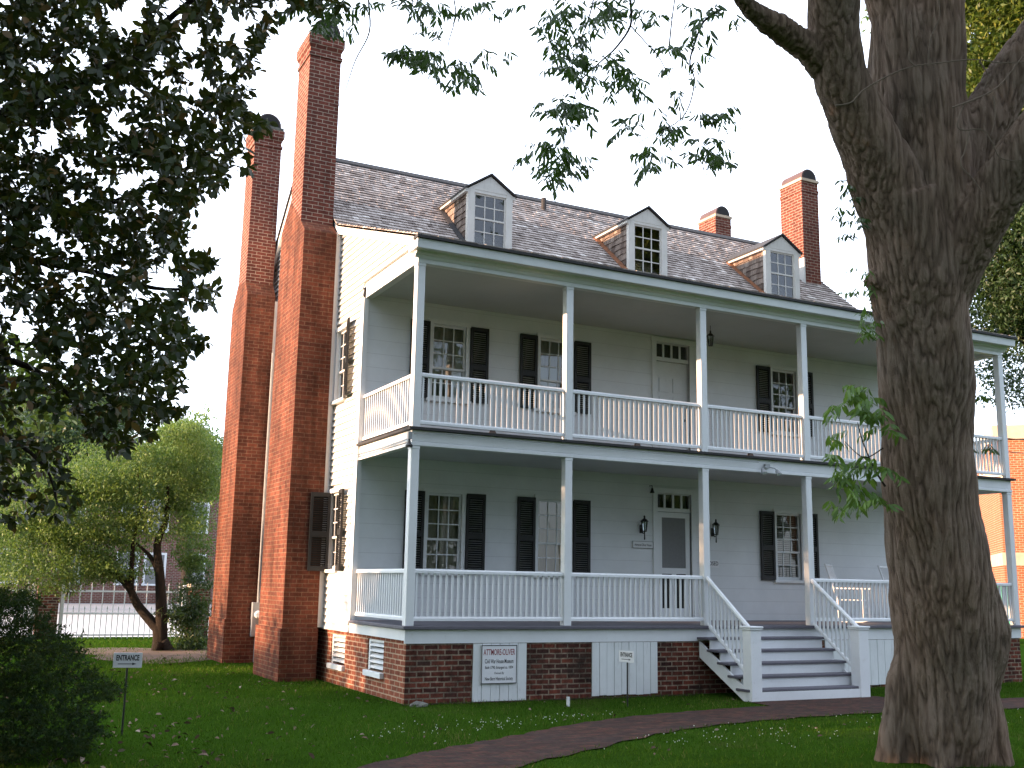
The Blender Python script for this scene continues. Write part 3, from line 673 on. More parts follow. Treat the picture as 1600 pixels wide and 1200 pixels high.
# ---- dormers
def make_dormer():
    W, Yf = .50, 3.97; zb, ze, za = Z1 + .05, F + 8.40, F + 8.76
    mb = MB().box(-W, -W + .145, Yf - .03, Yf + .06, zb, ze).box(W - .145, W, Yf - .03, Yf + .06, zb, ze).box(-W + .145, W - .145, Yf - .025, Yf + .06, ze - .06, ze).box(-W + .145, W - .145, Yf - .03, Yf + .06, zb, zb + .035)
    mb.prism([(-W, ze + .001), (W, ze + .001), (0, za - .03)], 1, Yf - .03, Yf + .06)
    mb.box(-W - .0, -W + .02, Yf + .061, BRK + 1.45, Z1 - .05, Z1 + .1)
    d = hp('dormer', mb, 'dormer')
    w_, h_ = 2 * (W - .145), ze - .06 - zb - .035
    z0 = zb + .035; r = .03; zs = h_ * .52
    sb = MB().box(-w_ / 2, -w_ / 2 + r, Yf, Yf + .035, z0, z0 + h_).box(w_ / 2 - r, w_ / 2, Yf, Yf + .035, z0, z0 + h_).box(-w_ / 2 + r, w_ / 2 - r, Yf, Yf + .035, z0, z0 + .045).box(-w_ / 2 + r, w_ / 2 - r, Yf, Yf + .035, z0 + h_ - .035, z0 + h_).box(-w_ / 2 + r, w_ / 2 - r, Yf - .003, Yf + .032, z0 + zs - .018, z0 + zs + .018)
    muntin(sb, -w_ / 2 + r, w_ / 2 - r, z0 + .045, z0 + zs - .018, 3, 2, Yf + .006, Yf + .03, .02); muntin(sb, -w_ / 2 + r, w_ / 2 - r, z0 + zs + .018, z0 + h_ - .035, 3, 2, Yf + .004, Yf + .028, .02)
    sb.build('sash', M['dormer'], d)
    MB().poly([(-w_ / 2, Yf + .02, z0 + .02), (w_ / 2, Yf + .02, z0 + .02), (w_ / 2, Yf + .016, z0 + h_ - .02), (-w_ / 2, Yf + .016, z0 + h_ - .02)]).build('glass', M['glass'], d)
    MB().box(-W + .03, W - .03, Yf + .5, Yf + .52, zb, ze).build('interior', M['dark'], d)
    # cheeks: shingles on both sides
    rows = 9; hh = (ze - .03 - Z1) / rows
    for sgn in (-1, 1):
        mb = MB()
        for k in range(rows):
            za_, zb_ = Z1 + k * hh, Z1 + (k + 1) * hh; y = Yf + .06
            yend = BRK + (zb_ - Z1) / (Z2 - Z1) * (YR - BRK) + .05
            while y < yend:
                wd = random.uniform(.08, .17); b_ = min(y + wd - .004, yend); o_ = .018 + random.uniform(0, .008); jz = random.uniform(-.012, .012)
                xi = sgn * (W - .03); p = [(xi, y, za_ + jz), (xi + sgn * o_, y, za_ + jz), (xi + sgn * o_, b_, za_ + jz), (xi, b_, za_ + jz), (xi, y, zb_), (xi + sgn * .006, y, zb_), (xi + sgn * .006, b_, zb_), (xi, b_, zb_)]
                if sgn < 0: p = [p[i] for i in (1, 0, 3, 2, 5, 4, 7, 6)]
                mb.hexa(p, min(1, max(0, random.gauss(.5, .25)))); y += wd
        mb.box(sgn * (W - .05) - .012, sgn * (W - .05) + .012, Yf + .06, BRK + (ze - Z1) / (Z2 - Z1) * (YR - BRK), Z1 - .3, ze)
        mb.build('cheek', M['cheek'], d)
    # roof: two pitches with dark edge, pale underside board
    mb = MB(); yb = BRK + (za - Z1) / (Z2 - Z1) * (YR - BRK) + .2; ov = .085; y0 = Yf - .075; dz = (za - ze) / W
    for sgn in (-1, 1):
        xe = sgn * (W + ov); zz = ze - dz * ov + .035
        p = [(0, y0, za), (xe, y0, zz), (xe, yb, zz), (0, yb, za), (0, y0, za + .038), (xe, y0, zz + .034), (xe, yb, zz + .034), (0, yb, za + .038)]
        if sgn < 0: p = [p[i] for i in (1, 0, 3, 2, 5, 4, 7, 6)]
        mb.hexa(p)
    mb.build('dormer_roof', M['tar'], d)
    for sgn in (-1, 1): mb = MB(); mb.box(sgn * (W + .03) - .035, sgn * (W + .03) + .035, Yf - .03, BRK + (ze - Z1) / (Z2 - Z1) * (YR - BRK), ze - .075, ze - .005); mb.build('eave_board', M['dormer'], d)
    mb = MB()
    for sgn in (-1,):
        ya, yb2 = Yf, BRK + 1.35; x0 = sgn * W; x1 = sgn * (W + .10)
        f = lambda y: Z1 + (y - BRK) / (YR - BRK) * (Z2 - Z1) + .045
        mb.hexa([(x1, ya, f(ya) - .02), (x0, ya, f(ya) - .02), (x0, yb2, f(yb2) - .02), (x1, yb2, f(yb2) - .02), (x1, ya, f(ya)), (x0, ya, f(ya) + .03), (x0, yb2, f(yb2) + .03), (x1, yb2, f(yb2))])
    mb.build('valley_flashing', M['rust'], d)
    return d
d0 = make_dormer()
for i, x in enumerate((3.06, 6.87, 10.62)):
    d = d0 if i == 0 else copy_tree(d0, house); d.location = (x, 0, 0)
fl0 = [c for c in d0.children if c.name.startswith('valley')][0]
fl0.data = fl0.data.copy(); fl0.data.materials.clear(); fl0.data.materials.append(M['tar'])

# ---- chimneys
def frustum(mb, a, b, za, zb):
    (x0, x1, y0, y1), (u0, u1, v0, v1) = a, b
    mb.hexa([(x0, y0, za), (x1, y0, za), (x1, y1, za), (x0, y1, za), (u0, v0, zb), (u1, v0, zb), (u1, v1, zb), (u0, v1, zb)])
def hood(mb, x0, x1, y0, y1, z):
    cx, r = (x0 + x1) / 2, (x1 - x0) / 2; n = 12
    mb.prism([(cx + r * math.cos(math.pi * k / n), z + .04 + r * math.sin(math.pi * k / n)) for k in range(n + 1)] + [(x0, z), (x1, z)], 1, y0, y1)
    return mb
def chimney(x0, x1, ylo, yup, zsh, top, plinth=True):
    """ylo / yup: front and back of the wide lower stack and of the narrow upper stack; zsh: ((front z, z), (back z, z))"""
    mb = MB()
    if plinth: mb.box(x0 - .04, x1, ylo[0] - .05, ylo[1] + .05, -.25, F - .20)
    zl = min(zsh[0][0], zsh[1][0])
    mb.box(x0, x1, ylo[0], ylo[1], F - .1999 if plinth else F + 5.5, zl)
    (fa, fb), (ba, bb) = zsh
    # shoulders as one stepped profile in YZ
    mb.prism([(ylo[0], zl + .0002), (ylo[1], zl + .0002), (ylo[1], ba + .0003), (yup[1], bb), (yup[0], fb), (ylo[0], fa + .0003)], 0, x0, x1)
    ch = hp('chimney', mb, 'brick_lo')
    up = MB(); zb = min(fb, bb) + .0005; up.box(x0 + .004, x1 - .004, yup[0], yup[1], zb, top - .45)
    if plinth:
        up.box(x0 - .02, x1 + .02, yup[0] - .025, yup[1] + .025, top - .4498, top - .39)
        up.box(x0 + .004, x1 - .004, yup[0], yup[1], top - .3898, top - .30)
        frustum(up, (x0 + .004, x1 - .004, yup[0], yup[1]), (x0 - .045, x1 + .045, yup[0] - .05, yup[1] + .05), top - .2998, top - .2)
        up.box(x0 - .045, x1 + .045, yup[0] - .05, yup[1] + .05, top - .1998, top - .02)
    else: up.box(x0 + .004, x1 - .004, yup[0], yup[1], top - .4499, top - .0201); up.box(x0 - .012, x1 + .012, yup[0] - .012, yup[1] + .012, top - .30, top - .225)
    up.build('upper_stack', M['brick_hi'], ch)
    MB().box(x0 - .02, x1 + .02, yup[0] - .03, yup[1] + .03, top - .0198, top + .05).build('chimney_cap', M['rock' if plinth else 'stone'], ch)
    h = hood(MB(), x0 + .035, x1 - .035, yup[0] + .01, yup[1] - .02, top + .0502); h.build('chimney_hood', M['hood'], ch)
    hood(MB(), x0 + .075, x1 - .075, yup[0] + .002, yup[0] + .0102, top + .06).build('hood_mouth', M['dark'], ch)
    return ch
chimney(-.75, -.13, (3.83, 5.48), (4.12, 4.92), ((F + 6.95, F + 7.2), (F + 7.35, F + 7.8)), F + 10.98)
chimney(-.75, -.13, (8.24, 9.72), (8.50, 9.25), ((F + 6.78, F + 7.12), (F + 6.7, F + 7.2)), F + 10.80)
chimney(12.24, 12.79, (5.0, 5.8), (5.0, 5.8), ((F + 7.0, F + 7.02), (F + 7.0, F + 7.02)), F + 10.82, False)
chimney(12.24, 12.79, (8.5, 9.3), (8.5, 9.3), ((F + 7.0, F + 7.02), (F + 7.0, F + 7.02)), F + 10.95, False)
# white boards closing the gap between chimneys and wall
for y0, y1, zt in ((3.90, 5.35, 7.0), (8.31, 9.6, 6.7)):
    mb = MB().box(-.1295, -.016, y0, y1, F - .18, F + zt); hp('chimney_jamb', mb, 'white')
hp('roof_flashing', MB().box(12.20, 12.239, 4.95, 5.85, F + 8.0, F + 8.75), 'dormer')
# ================================================================== THE GROUND
g = MB(); g.poly([(-900, -900, 0), (900, -900, 0), (900, 900, 0), (-900, 900, 0)])
m, t, bs = newmat('lawn_soil'); tc = N(t, 'ShaderNodeTexCoord')
n1 = N(t, 'ShaderNodeTexNoise', Scale=0.55, Detail=6.0, Roughness=0.6); t.links.new(tc.outputs['Object'], n1.inputs['Vector'])
n2 = N(t, 'ShaderNodeTexNoise', Scale=45.0, Detail=5.0, Roughness=0.8); t.links.new(tc.outputs['Object'], n2.inputs['Vector'])
r1 = ramp(t, n1.outputs[0], [(0.36, (0.026, 0.058, 0.008)), (0.55, (0.032, 0.074, 0.009)), (0.75, (0.050, 0.066, 0.018))])
r2 = ramp(t, n2.outputs[0], [(0.3, (0.55, 0.55, 0.5)), (0.7, (1.25, 1.25, 1.1))])
t.links.new(mixc(t, 1.0, r1.outputs[0], r2.outputs[0], 'MULTIPLY'), bs.inputs['Base Color']); bs.inputs['Roughness'].default_value = 1.0; bs.inputs['Specular IOR Level'].default_value = 0.0
bump(t, bs, n2.outputs[0], 0.8, 0.03); M['lawn'] = m
tag(g.build('ground', M['lawn']), kind='structure')
# brick path: a curved ribbon
cl = [(-11.0, -15.5), (-7.4, -10.6), (-4.6, -7.4), (-1.65, -5.05), (0.2, -3.98), (1.95, -3.06), (3.8, -2.60), (6.2, -2.45), (9.0, -2.75), (13.0, -3.0), (20, -3.2), (34, -3.4)]
def catmull(P, n=8):
    P = [np.array(p, float) for p in P]; o = []
    for i in range(len(P) - 1):
        a, b, c, d = P[max(i - 1, 0)], P[i], P[i + 1], P[min(i + 2, len(P) - 1)]
        for k in range(n):
            u = k / n; o.append(.5 * ((2 * b) + (c - a) * u + (2 * a - 5 * b + 4 * c - d) * u * u + (3 * b - a - 3 * c + d) * u ** 3))
    o.append(P[-1]); return o
cp = catmull(cl, 14); HWID = .60
def path_dist(x, y):
    P = np.array(cp); return np.min(np.hypot(P[:, 0] - x, P[:, 1] - y))
mb = MB(); ring = []
for i, p in enumerate(cp):
    d = cp[min(i + 1, len(cp) - 1)] - cp[max(i - 1, 0)]; d /= np.linalg.norm(d); nrm = np.array([-d[1], d[0]])
    e1, e2 = HWID + .03 * math.sin(i * 1.7) + random.uniform(-.02, .02), HWID + .03 * math.sin(i * 1.1 + 2) + random.uniform(-.02, .02)
    ring.append((*(p + nrm * e1), .014)); ring.append((*(p - nrm * e2), .014))
mb.v = ring; mb.t = [.5] * len(ring); mb.f = [(2 * i, 2 * i + 1, 2 * i + 3, 2 * i + 2) for i in range(len(cp) - 1)]
pth = mb.build('brick_path', M['brick_path']); tag(pth, kind='structure')
tag(MB().poly([(5.0, -2.3, .010), (8.0, -2.3, .010), (7.7, -1.22, .010), (5.1, -1.22, .010)]).build('brick_landing', M['brick_path']), kind='structure')
# street beyond the fence, with its pavement and kerb
M['road'] = plain('pale_road', (0.20, 0.205, 0.22), rough=0.9, scale=1.5, var=0.12); M['walk'] = plain('concrete_walk', (0.52, 0.50, 0.49), rough=0.9, scale=2, var=0.1)
tag(MB().poly([(-60, 18.7, .006), (26, 18.7, .006), (26, 39, .006), (-60, 39, .006)]).build('pavement', M['walk']), kind='structure')
tag(MB().box(-60, 26, 39.001, 39.2, -.05, .10).build('kerb', M['walk']), kind='structure')
tag(MB().poly([(-60, 39.2, .005), (26, 39.2, .005), (26, 61.5, .005), (-60, 61.5, .005)]).build('road', M['road']), kind='structure')
mb = MB()
for x in (0,): mb.poly([(-60, 41.2, .009), (26, 41.2, .009), (26, 41.45, .009), (-60, 41.45, .009)])
M['yellow'] = plain('road_line_paint', (0.50, 0.36, 0.10), rough=0.8)
tag(mb.build('road_line', M['yellow']), kind='structure')
# bare soil under the small tree
M['soil'] = plain('bare_soil', (0.14, 0.085, 0.055), rough=0.95, scale=3, var=0.5)
mb = MB(); pts = []
for k in range(28):
    th = 2 * math.pi * k / 28; r_ = 1 + .18 * math.sin(3 * th + 1) + random.uniform(-.08, .08); pts.append((-1.5 + 1.9 * r_ * math.cos(th), 11.2 + 2.5 * r_ * math.sin(th), .007))
tag(mb.poly(pts).build('bare_soil', M['soil']), kind='structure')
M['duff'] = plain('leaf_mould', (0.055, 0.040, 0.028), rough=1.0, scale=14, var=0.6, spec=0.0)
mb = MB(); up = [(x, -.02) for x in np.linspace(-.05, 5.0, 30)]; lo = [(x, -.14 - .10 * random.random()) for x in np.linspace(5.0, -.05, 30)]
mb.poly([(x, y, .006) for x, y in up + lo]); tag(mb.build('bare_soil', M['duff']), kind='structure')

# ---- grass blades, clover and dead leaves
def lawn_points(n, region):
    p = polyfill(region, n); D2 = np.min(np.hypot(p[:, None, 0] - np.array(cp)[None, :, 0], p[:, None, 1] - np.array(cp)[None, :, 1]), 1) if n < 30000 else None
    if D2 is None:
        D2 = np.concatenate([np.min(np.hypot(q[:, None, 0] - np.array(cp)[None, :, 0], q[:, None, 1] - np.array(cp)[None, :, 1]), 1) for q in np.array_split(p, 20)])
    ok = (D2 > HWID - .05 + RNG.random(len(p)) * .06) & ~((p[:, 0] > -.05) & (p[:, 0] < XW + .1) & (p[:, 1] > -.02) & (p[:, 1] < YBK)) & ~((p[:, 0] > 5.0) & (p[:, 0] < 7.8) & (p[:, 1] > -2.4) & (p[:, 1] < 0))
    ok &= ~((p[:, 0] > -.85) & (p[:, 0] < 0) & (p[:, 1] > 3.75) & (p[:, 1] < 5.6)) & ~((p[:, 0] > -.85) & (p[:, 0] < 0) & (p[:, 1] > 8.1) & (p[:, 1] < 9.85))
    ok &= ~(((p[:, 0] - 3.1) / .70) ** 2 + ((p[:, 1] + 6.35) / .70) ** 2 < RNG.random(len(p)) * 1.1)
    ok &= ~((p[:, 1] > -.25 + RNG.random(len(p)) * .3) & (p[:, 1] < 0) & (p[:, 0] > 0) & (p[:, 0] < 5))
    ok &= ~(((p[:, 0] + 1.5) / 1.8) ** 2 + ((p[:, 1] - 11.2) / 2.4) ** 2 < RNG.random(len(p)) * 1.1)
    return p[ok]
NEAR = [(-7.5, -6.5), (3.5, -9.5), (11.5, -6), (13, -.0), (5.2, -.0), (-.02, .0), (-.02, 3.7), (-1.2, 9.8), (-5.5, 6.0)]
MID = [(-6, 5), (0, 3), (0, 18), (-7, 18)]
P1 = lawn_points(120000, NEAR); P2 = lawn_points(16000, MID); P3 = lawn_points(9000, [(9, -8), (26, -6), (30, 4), (13, 4)])
P = np.vstack([P1, P2, P3]); n = len(P)
hgt = np.concatenate([RNG.uniform(.02, .065, len(P1)), RNG.uniform(.03, .08, len(P2)), RNG.uniform(.03, .08, len(P3))])
wid = np.concatenate([RNG.uniform(.006, .013, len(P1)), RNG.uniform(.012, .022, len(P2)), RNG.uniform(.012, .022, len(P3))])
patch = .8 * vnoise(np.c_[P, np.zeros(n)], .6) + .6 * vnoise(np.c_[P, np.zeros(n)], 2.2, 5.) + .7 * vnoise(np.c_[P, np.zeros(n)], 9., 2.); hgt *= 1 + .45 * np.clip(patch, -1, 1)
th = RNG.random(n) * 2 * math.pi; lean = RNG.normal(size=(n, 2)) * .45
B = np.c_[P, np.full(n, -.004)]; s_ = np.c_[np.cos(th), np.sin(th), np.zeros(n)] * wid[:, None] / 2
T = B + np.c_[lean * hgt[:, None], hgt]
V = np.stack([B - s_, B + s_, T], 1).reshape(-1, 3)
tone = np.clip(.45 + .40 * patch + RNG.normal(size=n) * .24, 0, 1)
gr = link('grass', npmesh('grass', V, 3, np.repeat(tone, 3)), M['grass']); tag(gr, 'short green lawn grass with pale patches around the house', 'grass', kind='stuff')
def litter(n, region, smin, smax):
    p = lawn_points(n, region); n = len(p); D = np.c_[RNG.normal(size=(n, 2)), RNG.normal(size=n) * .25]
    L = RNG.uniform(smin, smax, n); return np.c_[p, np.full(n, .035)], D, L
A = [litter(210, [(-6, -5), (-1, -5), (0, 0), (-.9, 4), (-5, 4)], .03, .085), litter(90, [(-1, -5), (9, -6), (12, -2), (0, -.3)], .03, .075), litter(160, [(-5, 1), (-.9, 3), (-.9, 13), (-5, 13)], .04, .10), litter(80, [(-5.4, -4), (-3.2, -4), (-3.4, -1), (-4.6, -1)], .04, .11)]
Pl = np.vstack([a[0] for a in A]); Dl = np.vstack([a[1] for a in A]); Ll = np.concatenate([a[2] for a in A])
lm = leaf_mesh('fallen_leaves', Pl, Dl, Ll, Ll * .45, np.clip(RNG.normal(.5, .25, len(Pl)), 0, 1), hexa=True, fold=1.2)
tag(link('fallen_leaves', lm, M['litter']), 'dry brown and tan leaves scattered over the lawn', 'fallen leaves', kind='stuff')
def near_path(n):
    o = []
    for c, s, k in (((-.2, -3.0), (.9, .35), 70), ((2.2, -4.6), (1.2, .5), 90), ((5.5, -4.2), (1.6, .5), 70), ((9.0, -4.6), (1.2, .7), 80), ((1.0, -2.4), (1, .2), 60)):
        o.append(np.array(c) + RNG.normal(size=(k, 2)) * np.array(s))
    return np.vstack(o)
cpnt = near_path(1); mb = MB()
for x, y in cpnt:
    if path_dist(x, y) < HWID + .05: continue
    z = random.uniform(.045, .075); r_ = random.uniform(.005, .009); i = len(mb.v)
    mb.v += [(x + r_, y, z), (x, y + r_, z), (x - r_, y, z), (x, y - r_, z), (x, y, z + r_), (x, y, z - r_)]; mb.t += [.5] * 6
    mb.f += [(i, i + 1, i + 4), (i + 1, i + 2, i + 4), (i + 2, i + 3, i + 4), (i + 3, i, i + 4), (i + 1, i, i + 5), (i + 2, i + 1, i + 5), (i + 3, i + 2, i + 5), (i, i + 3, i + 5)]
tag(mb.build('clover_flowers', M['clover']), 'tiny white clover heads dotted through the lawn beside the brick path', 'clover', kind='stuff')

# ================================================================== THINGS AT THE HOUSE
# curtains and blinds behind the glass
def curtain(x0, x1, z0, z1, label, mat='curtain', fold=.028, freq=34, gap=None, name='curtain', cat='curtain', y=YB + .17):
    n = 60; mb = MB(); segs = [(x0, x1)] if gap is None else [(x0, gap[0]), (gap[1], x1)]
    for a, b in segs:
        i = len(mb.v)
        for k in range(n + 1):
            x = a + (b - a) * k / n; yy = y + fold * math.sin(freq * x + .8 * math.sin(9 * x)); mb.v += [(x, yy, z0), (x, yy * 1.0 + .002, z1)]; mb.t += [.5, .5]
        mb.f += [(i + 2 * k, i + 2 * k + 2, i + 2 * k + 3, i + 2 * k + 1) for k in range(n)]
    o = mb.build(name, M[mat], smooth=True); return tag(o, label, cat, 'curtains behind the porch windows')
wl = LOWW
curtain(wl[0][0] - .05, wl[0][1] + .05, WZ[0][0], WZ[0][1], 'pleated beige curtain behind the lower window nearest the left corner post', gap=(1.52, 1.56))
curtain(wl[1][0] - .05, wl[1][1] + .05, WZ[0][0], WZ[0][1], 'pleated beige curtain behind the lower window beside the entrance sign wall')
curtain(wl[0][0] - .05, wl[0][1] + .05, WZ[1][0] + .35, WZ[1][1], 'draped grey beige curtain behind the upper window nearest the left corner post', freq=26, fold=.04)
curtain(wl[1][0] - .05, wl[1][1] + .05, WZ[1][0] + .7, WZ[1][1], 'short beige curtain above the white panel in an upper window', freq=26)
mb = MB()
for k in range(34):
    z = WZ[0][0] + .03 + k * .038; mb.hexa([(wl[2][0] + .01, YB + .15, z), (wl[2][1] - .01, YB + .15, z), (wl[2][1] - .01, YB + .17, z + .018), (wl[2][0] + .01, YB + .17, z + .018), (wl[2][0] + .01, YB + .15, z + .003), (wl[2][1] - .01, YB + .15, z + .003), (wl[2][1] - .01, YB + .17, z + .021), (wl[2][0] + .01, YB + .17, z + .021)])
tag(mb.build('slatted_blind', M['blind']), 'white slatted blind behind the lower window right of the stairs', 'blind')
tag(MB().box(wl[1][0] + .03, wl[1][0] + .44, YB + .085, YB + .09, WZ[1][0] + .05, WZ[1][0] + .80).build('white_panel', M['panelw']), 'tall white panel behind the glass of the upper middle left window', 'sheet', 'white panels in the upper windows')  # flat white panels placed behind the panes
tag(MB().box(wl[0][0] + .42, wl[0][1] - .04, YB + .095, YB + .10, WZ[1][0] + .03, WZ[1][0] + .55).build('white_panel', M['panelw']), 'small white panel behind the lower right panes of the upper left window', 'sheet', 'white panels in the upper windows')
tag(MB().box(wl[2][0] + .10, wl[2][1] - .25, YB + .095, YB + .10, WZ[1][0] + .03, WZ[1][0] + .40).build('white_panel', M['panelw']), 'pale panel low behind the glass of the upper right window', 'sheet', 'white panels in the upper windows')

# lanterns
def lantern(x, y, z, label, rz=0.0, hang=False):
    t_ = thing('porch_lantern', label, 'lantern', (x, y, z), rz, 'black porch lanterns')
    body = MB()
    for k in range(6):
        a = R(60 * k); body.tube([(.040 * math.cos(a), .040 * math.sin(a), .02), (.062 * math.cos(a), .062 * math.sin(a), .19)], .006, 5)
    body.build('lamp_frame', M['iron'], t_)
    MB().lathe([(.012, .0), (.045, .005), (.045, .018), (.02, .02)], 0, 0, 6).build('lamp_base', M['iron'], t_)
    MB().lathe([(.070, .188), (.078, .195), (.045, .235), (.02, .25), (.014, .28), (.022, .29), (.006, .31)], 0, 0, 6).build('lamp_roof', M['iron'], t_)
    MB().lathe([(.036, .02), (.057, .187)], 0, 0, 6).build('lamp_glass', M['glass'], t_)
    if not hang:
        MB().lathe([(.004, -.15), (.014, -.13), (.010, -.03), (.012, .0)], 0, 0, 8).build('tail_finial', M['iron'], t_)
        MB().tube([(0, .0, -.02), (0, .05, -.03), (0, .10, .06)], .010, 6).box(-.035, .035, .10, .115, -.02, .14).build('wall_bracket', M['iron'], t_)
    else: MB().tube([(0, 0, .30), (0, 0, .40)], .006, 6).build('hanging_chain', M['iron'], t_)
    return t_
lantern(5.61, YB - .115, F + 1.62, 'black wall lantern on the white wall left of the screen door')
lantern(7.27, YB - .115, F + 1.62, 'black wall lantern right of the screen door, half hidden by a post')
hl = onplane(1110, 520, 1, 1.2); lantern(hl[0], 1.2, F + 5.07, 'black lantern hanging from the upper porch ceiling', hang=True)
# door bell
t_ = thing('door_bell', 'small black bell on a bracket above the left of the screen door', 'bell', (5.80, YB - .10, F + 2.36))
MB().lathe([(.045, 0), (.032, .04), (.018, .09), (.006, .10)], 0, 0, 10).build('bell_cup', M['iron'], t_)
MB().tube([(0, 0, .09), (0, .0, .14), (0, .10, .14)], .006, 6).build('bell_bracket', M['iron'], t_)
# signs on the wall
def wall_sign(name, x0, x1, z0, z1, y, label, lines, border='black', th=.02, bw=.008):
    t_ = thing(name, label, 'sign', ((x0 + x1) / 2, y, z0))
    w2, h = (x1 - x0) / 2, z1 - z0
    MB().box(-w2, w2, -th, 0, 0, h).build('sign_board', M['signw'], t_)
    if border: MB().box(-w2, w2, -th - .003, -th - .0003, 0, bw).box(-w2, w2, -th - .003, -th - .0003, h - bw, h).box(-w2, -w2 + bw, -th - .003, -th - .0003, bw, h - bw).box(w2 - bw, w2, -th - .003, -th - .0003, bw, h - bw).build('sign_border', M['ink'], t_)
    for s, cz, hh, wd, mat, ser in lines:
        mb = MB(); text_mb(mb, s, 0, cz, hh, wd, -th - .0015); mb.build('lettering', M[mat], t_)
    return t_
wall_sign('museum_sign', 1.205, 1.79, F - .83, F - .275, .0, 'white museum sign with red heading and black border on the board hatch',
          [('ATTMORE-OLIVER', .455, .085, .52, 'red', 1), ('Civil War House Museum', .325, .062, .47, 'ink', 0), ('Built 1790, Enlarged ca. 1834', .235, .040, .46, 'ink', 0), ('Owned By', .155, .030, .16, 'ink', 0), ('New Bern Historical Society', .075, .048, .46, 'ink', 1)], bw=.012)
wall_sign('name_plaque', 5.40, 5.86, F + 1.32, F + 1.45, YB - .01, 'long narrow white name plaque under the wall lantern', [('Attmore-Oliver House', .065, .045, .38, 'ink', 0)], bw=.006)
wall_sign('closed_sign', 7.02, 7.40, F + 1.00, F + 1.145, YB - .01, 'small white closed sign on the wall right of the screen door', [('CLOSED', .08, .075, .33, 'ink', 0)], border=None)
# pole signs
def pole_sign(x, y, zc, rz, ph, label, leanx=0.0):
    t_ = thing('entrance_sign', label, 'sign', (x, y, 0), rz, 'entrance arrow signs on poles')
    MB().tube([(0, .008, -.1), (leanx, .008, zc + .02)], .011, 8).build('pole', M['iron'], t_)
    b = MB().box(-.15, .15, -.012, -.004, zc - .08, zc + .08).build('sign_board', M['signw'], t_, bevel=.002)
    mb = MB(); text_mb(mb, 'ENTRANCE', 0, zc + .027, .056, .240, -.0135, .035); mb.build('lettering', M['ink'], t_)
    MB().poly([(-.10, -.0135, zc - .043), (.06, -.0135, zc - .043), (.06, -.0135, zc - .035), (-.10, -.0135, zc - .035)]).poly([(.05, -.0136, zc - .052), (.095, -.0136, zc - .039), (.05, -.0136, zc - .026)]).build('arrow', M['ink'], t_)
    return t_
pole_sign(-3.99, -1.92, .80, R(-12), .8, 'white entrance arrow sign on a black pole beside the dark bush')
pole_sign(2.93, -1.26, .70, R(-83) + R(4), .7, 'white entrance arrow sign on a black pole in front of the foundation boards')
# floodlights on the balcony beam
t_ = thing('floodlight', 'twin lamp security floodlight under the balcony edge above the stairs', 'floodlight', (6.62, -.04, F + 2.70))
MB().box(-.05, .05, -.03, .02, -.02, .05).tube([(-.02, -.02, .0), (-.13, -.05, -.02), (-.15, -.09, -.06)], .010, 6).tube([(.02, -.02, .0), (.13, -.05, -.02), (.15, -.09, -.06)], .010, 6).build('bracket', M['grey'], t_)
M['lens'] = plain('lamp_lens', (0.75, 0.80, 0.85), rough=0.1)
for sx in (-1, 1):
    k = MB().lathe([(.018, .07), (.030, .05), (.050, -.03), (.050, -.04)], 0, 0, 12); k.rot(0, Matrix.Rotation(R(-35), 4, 'X')); l_ = k.build('lamp_head', M['grey'], t_, loc=(sx * .16, -.10, -.10))
    k = MB().lathe([(.047, -.0385), (.03, -.046), (.005, -.049)], 0, 0, 12); k.rot(0, Matrix.Rotation(R(-35), 4, 'X')); k.build('lens', M['lens'], l_)
# corner fitting with its cable
t_ = thing('corner_lamp', 'small black lamp fitting at the left end of the balcony beam', 'lamp', (-.05, -.03, F + 2.62))
MB().lathe([(.05, -.06), (.055, -.03), (.03, .0), (.015, .06)], 0, 0, 10).build('lamp_head', M['iron'], t_)
MB().box(-.03, .03, -.03, .03, .06, .17).build('junction_box', M['grey'], t_)
tag(MB().tube([(-.03, .1, F + 2.70), (-.03, 1.2, F + 2.685), (-.035, YB + .1, F + 2.70), (-.045, YB + .16, F + 2.55), (-.045, YB + .16, F + 1.2), (-.045, YB + .16, F + .8)], .008, 6).build('wall_cable', M['grey']), 'thin grey cable along the side beam and down the side wall', 'cable')
tag(MB().tube([(.0, -.085, F + 2.76), (.5, -.085, F + 2.80), (1.2, -.085, F + 2.79), (3.0, -.085, F + 2.78), (6.4, -.085, F + 2.765)], .006, 6).build('wall_cable', M['grey']), 'thin grey cable along the front of the balcony beam', 'cable')
# electricity meter
t_ = thing('electric_meter', 'grey meter box with pipe beside the rear left chimney', 'meter', (-.17, 8.16, 0))
MB().box(-.08, .16, -.06, .07, F - .55, F + .15).build('meter_box', M['grey'], t_, bevel=.01)
MB().tube([(.04, 0, -.05), (.04, 0, F - .55)], .03, 8).build('pipe', M['grey'], t_); MB().tube([(.04, 0, F + .15), (.04, 0, F + 5.5)], .022, 8).build('conduit', M['grey'], t_)
MB().lathe([(.08, 0), (.085, .05), (.06, .09)], 0, 0, 14).rot(0, Matrix.Rotation(R(90), 4, 'X')).build('dial', M['lens'], t_, loc=(.04, -.06, F - .1))
# stones and stake
def rock(x, y, s, label):
    mb = MB(); n = 9; rings = [(.55, -.1), (1.0, .05), (.95, .35), (.6, .6), (.15, .7)]; i0 = 0
    mb.lathe([(r_ * s, z * s) for r_, z in rings], 0, 0, n)
    for k, v in enumerate(mb.v):
        q = Vector(v); d = 1 + .35 * mnoise.noise(q * (2.5 / s) + Vector((x, y, 0))); mb.v[k] = (q.x * d * 1.35, q.y * d, q.z * d)
    return tag(mb.build('rock', M['rock'], loc=(x, y, 0), smooth=False), label, 'stone')
rock(.12, -.28, .10, 'flat grey stone at the foot of the front left foundation corner')
tag(MB().box(2.15, 2.185, -.92, -.885, -.05, .13).build('white_stake', M['white']), 'short white stake standing in the grass near the foundation', 'stake')
